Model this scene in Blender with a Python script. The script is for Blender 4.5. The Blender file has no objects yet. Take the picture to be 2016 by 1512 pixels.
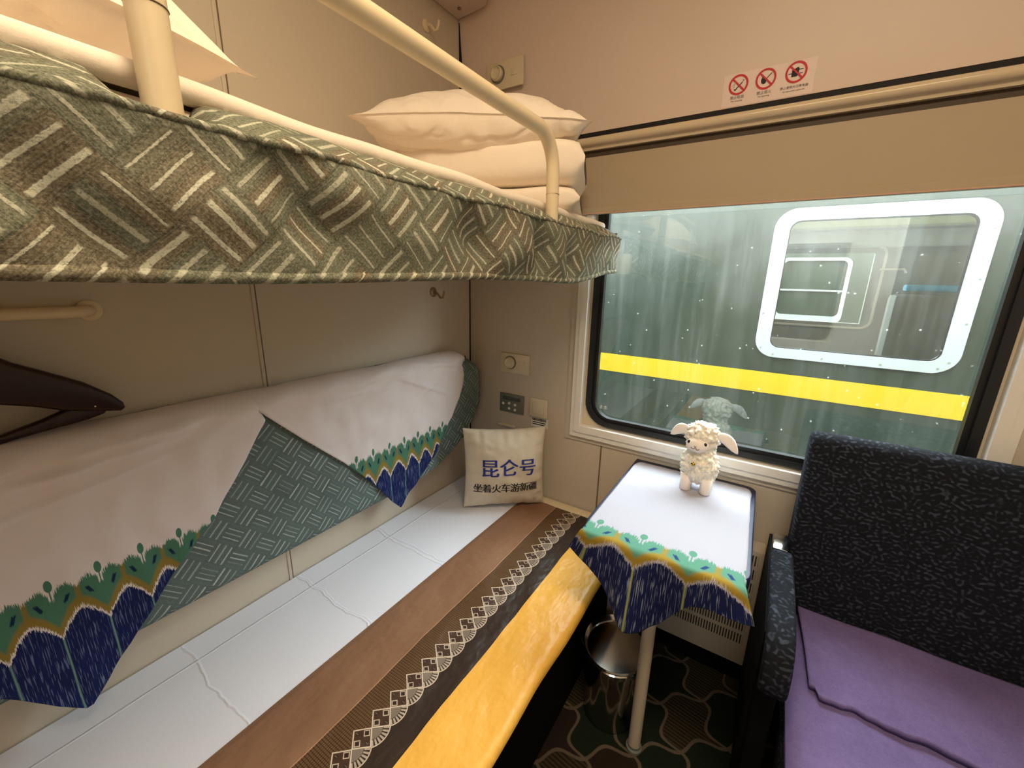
import bpy, bmesh, math, random
from mathutils import Vector, Matrix, noise as mnoise
C = bpy.context.scene.collection
SC = bpy.context.scene
random.seed(7)
PI = math.pi

# ------------------------------------------------------------------ camera
cam_d = bpy.data.cameras.new('camera')
cam = bpy.data.objects.new('camera', cam_d); C.objects.link(cam)
cam_d.sensor_fit = 'HORIZONTAL'; cam_d.sensor_width = 36.0; cam_d.lens = 14.326
cam_d.clip_start = 0.02
right = Vector((0.84046877, 0.54142626, 0.02167621))
up = Vector((-0.15410752, 0.20049055, 0.96749905))
fwd = Vector((-0.51948352, 0.8164932, -0.25194391))
M = Matrix((right, up, -fwd)).transposed().to_4x4()
M.translation = Vector((0, 0, 1.40))
cam.matrix_world = M
SC.camera = cam

# ------------------------------------------------------------------ view, sky, lights
SC.view_settings.view_transform = 'Standard'
SC.view_settings.look = 'None'
SC.view_settings.gamma = 1.0
SC.view_settings.use_curve_mapping = False
SC.view_settings.exposure = 0.15
SC.cycles.use_denoising = True
SC.cycles.sample_clamp_indirect = 8.0
SC.cycles.max_bounces = 12
SC.cycles.diffuse_bounces = 6
SC.cycles.transparent_max_bounces = 16
world = bpy.data.worlds.new('sky'); SC.world = world
world.use_nodes = True
bg = world.node_tree.nodes['Background']
bg.inputs[1].default_value = 21.0
# overcast sky, a little brighter overhead
_t = world.node_tree.nodes.new('ShaderNodeTexCoord'); _s = world.node_tree.nodes.new('ShaderNodeSeparateXYZ')
_r = world.node_tree.nodes.new('ShaderNodeMapRange'); _x = world.node_tree.nodes.new('ShaderNodeMix'); _x.data_type = 'RGBA'
_l = world.node_tree.links
_l.new(_t.outputs['Generated'], _s.inputs[0]); _l.new(_s.outputs[2], _r.inputs[0]); _l.new(_r.outputs[0], _x.inputs[0])
_x.inputs[6].default_value = (0.70, 0.77, 0.88, 1); _x.inputs[7].default_value = (0.86, 0.94, 1.06, 1)
_l.new(_x.outputs[2], bg.inputs[0])

def area_light(name, loc, target, sx, sy, power, color, portal=False):
    d = bpy.data.lights.new(name, 'AREA'); d.shape = 'RECTANGLE'; d.size = sx; d.size_y = sy
    d.energy = power; d.color = color
    o = bpy.data.objects.new(name, d); C.objects.link(o); o.location = loc
    o.rotation_euler = (Vector(target) - Vector(loc)).to_track_quat('-Z', 'Y').to_euler()
    if portal:
        d.cycles.is_portal = True
    return o
area_light('window_portal', (-0.05, 1.62, 1.24), (-0.05, 0.0, 1.24), 1.2, 1.0, 1.0, (1, 1, 1), portal=True)
area_light('ceiling_lamp_light', (0.10, 0.20, 2.44), (0.10, 0.20, 0), 0.9, 0.35, 20.0, (1.0, 0.79, 0.54))
area_light('coach_fill_light', (0.5, 4.5, 2.4), (0.5, 4.5, 0), 2.0, 0.4, 20.0, (1.0, 0.97, 0.90))  # added fill to brighten the inside of the neighbouring coach
area_light('corridor_fill_light', (0.35, -1.25, 2.2), (0.35, -1.0, 0.6), 0.7, 0.3, 8.0, (0.90, 0.96, 1.0))  # added fill from behind the viewpoint, brightens the lower room

# ------------------------------------------------------------------ node helpers
def lin(c):
    return tuple(((v / 255.0) / 12.92 if v / 255.0 <= 0.04045 else ((v / 255.0 + 0.055) / 1.055) ** 2.4) for v in c)

class S:
    """a scalar node socket with arithmetic"""
    def __init__(self, nt, sock): self.nt = nt; self.k = sock
    def _m(self, op, *a):
        n = self.nt.nodes.new('ShaderNodeMath'); n.operation = op
        for i, v in enumerate((self,) + a):
            if isinstance(v, S): self.nt.links.new(v.k, n.inputs[i])
            else: n.inputs[i].default_value = float(v)
        return S(self.nt, n.outputs[0])
    def __add__(self, o): return self._m('ADD', o)
    __radd__ = __add__
    def __sub__(self, o): return self._m('SUBTRACT', o)
    def __rsub__(self, o): return (self * -1.0) + o
    def __mul__(self, o): return self._m('MULTIPLY', o)
    __rmul__ = __mul__
    def __truediv__(self, o): return self._m('DIVIDE', o)
    def floor(self): return self._m('FLOOR')
    def frac(self): return self._m('FRACT')
    def abs(self): return self._m('ABSOLUTE')
    def pow(self, e): return self._m('POWER', e)
    def sin(self): return self._m('SINE')
    def sqrt(self): return self._m('SQRT')
    def max(self, o): return self._m('MAXIMUM', o)
    def min(self, o): return self._m('MINIMUM', o)
    def lt(self, o): return self._m('LESS_THAN', o)
    def gt(self, o): return self._m('GREATER_THAN', o)
    def mod2(self): return (self * 0.5).frac() * 2.0
    def ss(self, e0, e1):
        n = self.nt.nodes.new('ShaderNodeMapRange'); n.interpolation_type = 'SMOOTHSTEP'
        self.nt.links.new(self.k, n.inputs[0])
        for i, v in ((1, e0), (2, e1)):
            if isinstance(v, S): self.nt.links.new(v.k, n.inputs[i])
            else: n.inputs[i].default_value = v
        return S(self.nt, n.outputs[0])
    def mixs(self, a, b):   # a where self=0, b where self=1
        return a * (1.0 - self) + b * self

class Mat:
    def __init__(self, name, rough=0.6, metal=0.0, spec=0.4, color=(0.5, 0.5, 0.5)):
        self.m = bpy.data.materials.new(name); self.m.use_nodes = True
        self.nt = self.m.node_tree; self.b = self.nt.nodes['Principled BSDF']
        self.b.inputs['Roughness'].default_value = rough
        self.b.inputs['Metallic'].default_value = metal
        self.b.inputs['Specular IOR Level'].default_value = spec
        self.b.inputs['Base Color'].default_value = (*color, 1)
    def uv(self):
        n = self.nt.nodes.new('ShaderNodeUVMap'); s = self.nt.nodes.new('ShaderNodeSeparateXYZ')
        self.nt.links.new(n.outputs[0], s.inputs[0]); return S(self.nt, s.outputs[0]), S(self.nt, s.outputs[1])
    def obj(self):
        n = self.nt.nodes.new('ShaderNodeTexCoord'); s = self.nt.nodes.new('ShaderNodeSeparateXYZ')
        self.nt.links.new(n.outputs['Object'], s.inputs[0]); return [S(self.nt, s.outputs[i]) for i in range(3)]
    def vec(self, x, y, z=0.0):
        n = self.nt.nodes.new('ShaderNodeCombineXYZ')
        for i, v in enumerate((x, y, z)):
            if isinstance(v, S): self.nt.links.new(v.k, n.inputs[i])
            else: n.inputs[i].default_value = v
        return n.outputs[0]
    def noise(self, vec, scale=1.0, detail=2.0, rough=0.5):
        n = self.nt.nodes.new('ShaderNodeTexNoise'); n.inputs['Scale'].default_value = scale
        n.inputs['Detail'].default_value = detail; n.inputs['Roughness'].default_value = rough
        self.nt.links.new(vec, n.inputs['Vector']); return S(self.nt, n.outputs[0])
    def white(self, vec):
        n = self.nt.nodes.new('ShaderNodeTexWhiteNoise'); n.noise_dimensions = '3D'
        self.nt.links.new(vec, n.inputs['Vector']); return S(self.nt, n.outputs['Value'])
    def voro(self, vec, scale, feature='F1', rnd=1.0):
        n = self.nt.nodes.new('ShaderNodeTexVoronoi'); n.feature = feature; n.inputs['Scale'].default_value = scale
        n.inputs['Randomness'].default_value = rnd
        self.nt.links.new(vec, n.inputs['Vector']); return S(self.nt, n.outputs['Distance'])
    def gabor(self, vec, scale, freq=2.0, aniso=0.0):
        n = self.nt.nodes.new('ShaderNodeTexGabor'); n.inputs['Scale'].default_value = scale
        n.inputs['Frequency'].default_value = freq; n.inputs['Anisotropy'].default_value = aniso
        self.nt.links.new(vec, n.inputs['Vector']); return S(self.nt, n.outputs['Value'])
    def mix(self, f, a, b):
        n = self.nt.nodes.new('ShaderNodeMix'); n.data_type = 'RGBA'
        if isinstance(f, S): self.nt.links.new(f.k, n.inputs[0])
        else: n.inputs[0].default_value = f
        for i, v in ((6, a), (7, b)):
            if isinstance(v, (tuple, list)): n.inputs[i].default_value = (*v[:3], 1)
            else: self.nt.links.new(v, n.inputs[i])
        return n.outputs[2]
    def color(self, sock): self.nt.links.new(sock, self.b.inputs['Base Color'])
    def bump(self, s, strength=0.3, dist=0.002):
        n = self.nt.nodes.new('ShaderNodeBump'); n.inputs['Strength'].default_value = strength
        n.inputs['Distance'].default_value = dist
        self.nt.links.new(s.k, n.inputs['Height']); self.nt.links.new(n.outputs[0], self.b.inputs['Normal'])

def simple(name, rgb, rough=0.55, metal=0.0, spec=0.4, vary=0.04, grain=0.0, scale=6.0):
    """flat paint or plastic with a faint natural mottling"""
    k = Mat(name, rough, metal, spec)
    c = lin(rgb); x, y, z = k.obj(); v = k.vec(x, y, z)
    n = k.noise(v, scale, 3.0)
    lo = tuple(a * (1 - vary) for a in c); hi = tuple(min(1, a * (1 + vary)) for a in c)
    k.color(k.mix(n, lo, hi))
    if grain: k.bump(k.noise(v, 900.0, 2.0), grain, 0.0006)
    return k.m

def weave_mat(name, base, bar, brown, dark, cell=0.055, theta=PI / 4, contrast=1.0, wmin=0.045, fibre=1.0, tight=1.0):
    k = Mat(name, 0.92, spec=0.15); u, v = k.uv()
    # slight wobble of the woven cells
    w = k.noise(k.vec(u, v), 9.0, 1.0) - 0.5
    u2 = u + w * 0.008; v2 = v + (k.noise(k.vec(u + 7.3, v), 9.0, 1.0) - 0.5) * 0.008
    ct, st = math.cos(theta) / cell, math.sin(theta) / cell
    a = u2 * ct + v2 * st; b = v2 * ct - u2 * st
    ia, ib, fa, fb = a.floor(), b.floor(), a.frac(), b.frac()
    par = (ia + ib).mod2().gt(0.5)
    along = par.mixs(fa, fb); across = par.mixs(fb, fa)
    if tight != 1.0:      # the bundles of one direction sit closer together
        across = par.mixs(across, (across - 0.5) * tight + 0.5)
    inb = across.gt(0.0) * across.lt(1.0)
    q = across * 3.0; iq = q.floor(); fq = (q.frac() - 0.5).abs()
    h = k.white(k.vec(ia * 1.37 + iq * 0.31, ib * 2.11, iq + 0.5)); h2 = k.white(k.vec(ia + 3.7, ib * 1.9, iq + 9.1))
    wd = h * 0.10 + wmin
    fz = (k.noise(k.vec(u, v), 300.0, 2.0) - 0.5) * 0.10
    barm = (wd + 0.035 - fq + fz).ss(0.0, 0.06) * along.ss(0.03, 0.09) * (1.0 - along).ss(0.03, 0.09) * (h2 * 0.45 + 0.55) * inb
    groove = (along.min(1.0 - along)).ss(0.0, 0.035)
    line = (fq - 0.42).abs().ss(0.0, 0.05)
    fine = ((across * 15.0).frac() - 0.5).abs().ss(0.30, 0.5)
    fib = k.noise(k.vec(u, v), 330.0, 3.0, 0.75)
    big = k.noise(k.vec(u, v), 7.0, 2.0)
    c = k.mix((h2 - 0.55).ss(0.0, 0.3) * 0.55, base, brown)
    c = k.mix((1.0 - line) * 0.45, c, dark)
    c = k.mix((1.0 - groove) * 0.35, c, dark)
    c = k.mix(fine * 0.28, c, dark)
    c = k.mix(barm * contrast, c, bar)
    c = k.mix((0.5 - fib).max(0.0) * (3.4 * fibre), c, dark)
    c = k.mix((fib - 0.5).max(0.0) * (1.6 * fibre), c, bar)
    c = k.mix(big.ss(0.4, 0.75) * 0.18, c, dark)
    k.color(c)
    k.bump(barm * 0.6 + fib * 0.8 + groove * 0.3, 0.55, 0.0018)
    return k.m

def ikat_mat(name, cloth, xf, yf, cols, strength=0.4, jag=1.0, depth=0.50):
    """white cloth whose hem carries a printed ikat border; xf, yf map uv to period units"""
    k = Mat(name, 0.85, spec=0.2); u, v = k.uv(); x = xf(u); y = yf(v)
    navy, gold, green, dash, sepc, motif = cols
    j1 = (k.noise(k.vec(x * (34.0 * jag), y * 1.6), 1.0, 2.0, 0.75) - 0.5) * jag
    j2 = (k.noise(k.vec(x * (44.0 * jag) + 31.0, y * 1.5), 1.0, 2.0, 0.75) - 0.5) * jag
    s = x.frac() - 0.5; t = s.abs() * 2.0; e = 1.0 - t
    dome = t.pow(1.6) * -depth + j1 * 0.34
    d = y - dome
    isnavy = (0.0 - d).ss(-0.01, 0.01)
    isgold = (d - 0.10 + j2 * 0.20).ss(-0.01, 0.01)
    isgreen = (d - 0.40 + j1 * 0.25).ss(-0.08, 0.12)
    top = (t - 0.45) * (t - 0.45) * -0.9 + 0.98 + j2 * 0.42
    spike = (0.13 - t).ss(-0.02, 0.05) * (y - 0.28).ss(0.0, 0.1) * 0.8
    above = (y - top).ss(-0.02, 0.02)
    clear = (0.10 - e).ss(-0.02, 0.02) * (y - 0.58 + j1 * 0.3).ss(0.0, 0.06)
    bulb = (1.0 - ((e / 0.16).pow(2.0) + ((y - 1.08) / 0.19).pow(2.0))).ss(-0.05, 0.1)
    stalk = (0.03 - e).ss(-0.015, 0.015) * (y - 0.3).ss(0.0, 0.1) * (1.08 - y).ss(0.0, 0.05)
    c = k.mix(isgold, cloth, gold)
    c = k.mix(isgreen * isgold, c, green)
    mo = (0.085 - ((t - 0.46) + (y - 0.52) * 0.7).abs()).ss(-0.03, 0.03) * (0.13 - (y - 0.52 + j1 * 0.2).abs()).ss(-0.02, 0.03)
    c = k.mix(mo, c, motif)
    c = k.mix(spike, c, gold)
    c = k.mix(above, c, cloth)
    c = k.mix(clear, c, cloth)
    c = k.mix(bulb.max(stalk), c, green)
    st = k.noise(k.vec(x * (30.0 * jag), y * (2.4 / jag) + 11.0), 1.0, 1.0)
    nv = k.mix((st - 0.57).ss(0.0, 0.08) * 0.6, navy, dash)
    nv = k.mix((0.04 - e).ss(-0.03, 0.03) * 0.8, nv, sepc)
    c = k.mix(isnavy, c, nv)
    wv = k.noise(k.vec(u, v), 1100.0, 1.0)
    k.color(c); k.bump(wv, strength, 0.0004)
    return k.m

# ------------------------------------------------------------------ geometry helpers
class G:
    def __init__(self): self.bm = bmesh.new()
    def box(self, x0, x1, y0, y1, z0, z1, bev=0.0, seg=2, rot=None, at=None):
        b = bmesh.new(); bmesh.ops.create_cube(b, size=1.0)
        bmesh.ops.scale(b, vec=(x1 - x0, y1 - y0, z1 - z0), verts=b.verts)
        if bev: bmesh.ops.bevel(b, geom=b.edges[:], offset=bev, segments=seg, affect='EDGES', profile=0.5)
        if rot is not None: bmesh.ops.transform(b, matrix=rot, verts=b.verts)
        bmesh.ops.translate(b, vec=at or ((x0 + x1) / 2, (y0 + y1) / 2, (z0 + z1) / 2), verts=b.verts)
        return self._add(b)
    def _add(self, b):
        me = bpy.data.meshes.new('tmp'); b.to_mesh(me); b.free(); self.bm.from_mesh(me); bpy.data.meshes.remove(me); return self
    def tube(self, pts, r, n=14, caps=True):
        pts = [Vector(p) for p in pts]; rings = []; bm = self.bm
        t0 = (pts[1] - pts[0]).normalized(); ref = Vector((0, 0, 1)) if abs(t0.z) < 0.9 else Vector((1, 0, 0))
        nrm = t0.cross(ref).normalized()
        for i, p in enumerate(pts):
            t = ((pts[min(i + 1, len(pts) - 1)] - pts[max(i - 1, 0)])).normalized()
            nrm = (nrm - t * nrm.dot(t)).normalized(); bn = t.cross(nrm)
            rr = r[i] if isinstance(r, (list, tuple)) else r
            rings.append([bm.verts.new(p + (nrm * math.cos(2 * PI * k / n) + bn * math.sin(2 * PI * k / n)) * rr) for k in range(n)])
        for a, b in zip(rings, rings[1:]):
            for k in range(n): bm.faces.new((a[k], a[(k + 1) % n], b[(k + 1) % n], b[k]))
        if caps: bm.faces.new(rings[0][::-1]); bm.faces.new(rings[-1])
        return self
    def lathe(self, prof, at, n=40, axis='Z'):
        bm = self.bm; at = Vector(at); rings = []
        for r, h in prof:
            ring = []
            for k in range(n):
                a = 2 * PI * k / n; c, s = math.cos(a) * r, math.sin(a) * r
                v = {'Z': (c, s, h), 'Y': (c, h, s), 'X': (h, c, s)}[axis]
                ring.append(bm.verts.new(at + Vector(v)))
            rings.append(ring)
        for a, b in zip(rings, rings[1:]):
            for k in range(n): bm.faces.new((a[k], a[(k + 1) % n], b[(k + 1) % n], b[k]))
        if prof[0][0] > 1e-5: bm.faces.new(rings[0][::-1])
        if prof[-1][0] > 1e-5: bm.faces.new(rings[-1])
        bmesh.ops.remove_doubles(bm, verts=bm.verts, dist=1e-6)
        return self
    def ball(self, at, r, rot=None, sub=3):
        b = bmesh.new(); bmesh.ops.create_icosphere(b, subdivisions=sub, radius=1.0)
        bmesh.ops.scale(b, vec=r if isinstance(r, (tuple, list)) else (r, r, r), verts=b.verts)
        if rot is not None: bmesh.ops.transform(b, matrix=rot, verts=b.verts)
        bmesh.ops.translate(b, vec=at, verts=b.verts); return self._add(b)
    def prism(self, poly, f, d0, d1, bev=0.0):
        """poly: 2-D points, f(a, b, d) -> 3-D point"""
        b = bmesh.new(); lo = [b.verts.new(f(p[0], p[1], d0)) for p in poly]; hi = [b.verts.new(f(p[0], p[1], d1)) for p in poly]
        n = len(poly); b.faces.new(lo[::-1]); b.faces.new(hi)
        for i in range(n): b.faces.new((lo[i], lo[(i + 1) % n], hi[(i + 1) % n], hi[i]))
        bmesh.ops.recalc_face_normals(b, faces=b.faces)
        if bev:
            es = [e for e in b.edges if (e.verts[0] in lo) == (e.verts[1] in lo)]
            bmesh.ops.bevel(b, geom=es, offset=bev, segments=3, affect='EDGES', profile=0.5)
        return self._add(b)
    def ring(self, outer, inner, f, d0, d1):
        """frame between two point loops of equal length"""
        b = bmesh.new(); n = len(outer)
        V = [[b.verts.new(f(p[0], p[1], d)) for p in loop] for loop in (outer, inner) for d in (d0, d1)]
        o0, o1, i0, i1 = V
        for k in range(n):
            m = (k + 1) % n
            b.faces.new((o0[k], o0[m], o1[m], o1[k])); b.faces.new((i0[m], i0[k], i1[k], i1[m]))
            b.faces.new((o1[k], o1[m], i1[m], i1[k])); b.faces.new((o0[m], o0[k], i0[k], i0[m]))
        bmesh.ops.recalc_face_normals(b, faces=b.faces)
        return self._add(b)
    def grid(self, f, nu, nv):
        bm = self.bm
        V = [[bm.verts.new(f(i / nu, j / nv)) for j in range(nv + 1)] for i in range(nu + 1)]
        for i in range(nu):
            for j in range(nv): bm.faces.new((V[i][j], V[i + 1][j], V[i + 1][j + 1], V[i][j + 1]))
        return self
    def obj(self, name, mat, parent=None, uv=None, smooth=40, thick=0.0, sub=0):
        me = bpy.data.meshes.new(name); self.bm.normal_update(); self.bm.to_mesh(me); self.bm.free()
        me.materials.append(mat)
        if uv:
            l = me.uv_layers.new(name='UVMap')
            for lp in me.loops: l.data[lp.index].uv = uv(me.vertices[lp.vertex_index].co)
        if smooth:
            for p in me.polygons: p.use_smooth = True
            if smooth < 179: me.set_sharp_from_angle(angle=math.radians(smooth))
        o = bpy.data.objects.new(name, me); C.objects.link(o)
        if parent is not None:
            o.parent = parent
            o.location = -wloc(parent)
        if thick:
            s = o.modifiers.new('thickness', 'SOLIDIFY'); s.thickness = thick; s.offset = 0.0
        if sub:
            s = o.modifiers.new('smooth', 'SUBSURF'); s.levels = sub; s.render_levels = sub
        return o

def wloc(o):
    v = Vector(o.location)
    while o.parent is not None: o = o.parent; v += o.location
    return v
def tag(o, label=None, cat=None, group=None, kind=None):
    if label: o['label'] = label
    if cat: o['category'] = cat
    if group: o['group'] = group
    if kind: o['kind'] = kind
    return o
def thing(name, label, cat, loc, group=None):
    o = bpy.data.objects.new(name, None); C.objects.link(o); o.location = loc; o.empty_display_size = 0.05
    return tag(o, label, cat, group)
def struct(o): o['kind'] = 'structure'; return o
def rrect(x0, x1, z0, z1, r, n=8):
    pts = []
    for cx, cz, a0 in ((x1 - r, z1 - r, 0), (x0 + r, z1 - r, 90), (x0 + r, z0 + r, 180), (x1 - r, z0 + r, 270)):
        for i in range(n + 1):
            a = math.radians(a0 + 90 * i / n); pts.append((cx + r * math.cos(a), cz + r * math.sin(a)))
    return pts
def XZ(x, z, d): return Vector((x, d, z))
def YZ(y, z, d): return Vector((d, y, z))
def XY(x, y, d): return Vector((x, y, d))
def nz(x, y, z=0.0): return mnoise.noise(Vector((x, y, z)))
def sst(e0, e1, x):
    t = max(0.0, min(1.0, (x - e0) / (e1 - e0))); return t * t * (3 - 2 * t)
def interp(tab, x):
    if x <= tab[0][0]: return tab[0][1]
    for (a, b), (c, d) in zip(tab, tab[1:]):
        if x <= c: return b + (d - b) * (x - a) / (c - a)
    return tab[-1][1]
def text_mesh(body, size, center=True, edge=None):
    cu = bpy.data.curves.new('txt', 'FONT'); cu.body = body; cu.size = size
    if center: cu.align_x = 'CENTER'; cu.align_y = 'CENTER'
    o = bpy.data.objects.new('txt', cu); C.objects.link(o)
    dg = bpy.context.evaluated_depsgraph_get(); me = bpy.data.meshes.new_from_object(o.evaluated_get(dg))
    C.objects.unlink(o); bpy.data.objects.remove(o); bpy.data.curves.remove(cu)
    b = bmesh.new(); b.from_mesh(me); bpy.data.meshes.remove(me)
    bmesh.ops.triangulate(b, faces=b.faces)
    if edge:
        for _ in range(4):
            es = [e for e in b.edges if e.calc_length() > edge]
            if not es: break
            bmesh.ops.subdivide_edges(b, edges=es, cuts=1); bmesh.ops.triangulate(b, faces=b.faces)
    return b
def add_text(g, body, size, f, edge=None, bold=0.0):
    """f maps flat text coordinates to 3-D"""
    b = text_mesh(body, size, True, edge)
    for v in b.verts: v.co = f(v.co.x, v.co.y)
    g._add(b)
# ------------------------------------------------------------------ materials
m_wall = simple('beige_wall_laminate', (199, 188, 171), 0.45, vary=0.03, grain=0.12)
m_wall_up = simple('pale_wall_laminate', (214, 196, 184), 0.42, vary=0.03, grain=0.08)
m_joint = simple('wall_joint_strip', (112, 97, 76), 0.5)
m_dark = simple('black_gap', (18, 15, 13), 0.7)
m_cream = simple('cream_painted_metal', (222, 204, 170), 0.32, vary=0.03)
m_alu = simple('white_window_aluminium', (232, 228, 220), 0.30, vary=0.03)
m_rubber = simple('black_rubber', (22, 23, 25), 0.38, spec=0.5)
m_black = simple('black_board', (7, 7, 8), 0.8, spec=0.15)
m_blind = simple('beige_roller_blind', (172, 156, 132), 0.6, vary=0.03, grain=0.1)
m_ivory = simple('ivory_plastic', (214, 202, 176), 0.4)
m_grey_pl = simple('grey_green_plastic', (112, 114, 104), 0.5)
m_hook = simple('bronze_hook_metal', (150, 128, 96), 0.35, metal=0.6)
m_white_pl = simple('white_plastic', (232, 230, 224), 0.5)
m_hanger = simple('dark_red_wood', (40, 18, 20), 0.3)
m_chrome = Mat('polished_steel', 0.13, 1.0, color=(0.62, 0.60, 0.57)).m
m_navy_edge = simple('navy_table_edge', (22, 28, 62), 0.4)
m_leg = simple('cream_table_leg', (205, 190, 165), 0.4)
m_ceil = simple('ceiling_panel', (222, 214, 200), 0.5)
m_red = simple('sign_red', (190, 24, 44), 0.5)
m_ink = simple('black_ink', (26, 22, 24), 0.6)
m_blue_ink = simple('blue_embroidery', (38, 52, 140), 0.8)
m_sticker = simple('sticker_paper', (226, 206, 200), 0.45)
m_brass = simple('brass_bell', (190, 160, 90), 0.25, metal=1.0)
m_eye = simple('black_bead', (10, 9, 10), 0.12)

def cotton(name, rgb, scale=5.0, strength=0.25, crease=None, tint=0.05):
    k = Mat(name, 0.88, spec=0.15); c = lin(rgb); x, y, z = k.obj(); v = k.vec(x, y, z)
    n = k.noise(v, scale, 4.0, 0.6)
    k.color(k.mix(n, tuple(a * (1 - tint) for a in c), tuple(min(1, a * (1 + tint)) for a in c)))
    k.bump(k.noise(v, 14.0, 5.0, 0.62) * 1.0 + k.noise(v, 700.0, 1.0) * 0.06, strength, 0.008)
    return k.m
m_pillow = cotton('white_pillow_cotton', (238, 226, 210), 4.0, 0.35)
m_cushion = cotton('natural_cushion_cotton', (214, 204, 186), 4.0, 0.25)

def sheet_mat():
    k = Mat('pressed_white_sheet', 0.85, spec=0.2); u, v = k.uv()
    c = lin((234, 238, 252)); n = k.noise(k.vec(u, v), 6.0, 3.0)
    k.color(k.mix(n, tuple(a * 0.95 for a in c), c))
    wob = (k.noise(k.vec(u, v), 9.0, 3.0) - 0.5) * 0.05
    h = k.noise(k.vec(u * 14.0, v * 5.0), 1.0, 4.0) * 0.25
    for axis, p, a in (('x', -1.083, 0.8), ('y', 0.262, 0.5), ('y', 0.572, 0.6), ('y', 0.578, 0.4), ('y', 0.875, 0.6), ('y', 0.888, 0.5), ('y', -0.05, 0.5)):
        d = ((u if axis == 'x' else v) - p + (wob if axis == 'y' else wob * 0.12)) / 0.004
        h = h + (1.0 - d.abs()).max(0.0) * a
    k.bump(h, 0.5, 0.006); return k.m
m_sheet = sheet_mat()

FAB = dict(base=lin((104, 116, 108)), bar=lin((196, 204, 192)), brown=lin((112, 98, 84)), dark=lin((52, 60, 56)))
m_weave = weave_mat('basket_weave_upholstery', lin((104, 122, 120)), lin((190, 204, 202)), lin((100, 110, 110)), lin((66, 80, 80)), cell=0.050, theta=PI / 4, contrast=1.0, wmin=0.03, fibre=0.35, tight=1.5)
m_weave_lamplit = weave_mat('basket_weave_valance_lamplit', lin((120, 122, 104)), lin((206, 206, 186)), lin((126, 106, 86)), lin((46, 52, 44)), cell=0.060, theta=PI / 4)  # same fabric as the back cushion, warm lamplight put into its colours

IK = (lin((20, 32, 86)), lin((142, 122, 58)), lin((76, 126, 106)), lin((120, 136, 176)), lin((120, 160, 150)), lin((20, 44, 76)))
m_ikat = ikat_mat('ikat_border_cotton', lin((230, 223, 226)), lambda u: (u - 0.926) / 0.068 + 0.5, lambda v: (v - 0.746) / 0.068, IK, jag=1.4, depth=0.72)
IKT = (lin((20, 28, 74)), lin((148, 124, 40)), lin((86, 140, 120)), lin((150, 160, 180)), lin((150, 160, 90)), lin((28, 60, 110)))
m_ikat_table = ikat_mat('ikat_border_tablecloth', lin((170, 169, 181)), lambda u: (u + 0.262) / 0.120 + 0.5, lambda v: (v + 0.030) / 0.068, IKT, jag=1.7)

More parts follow.
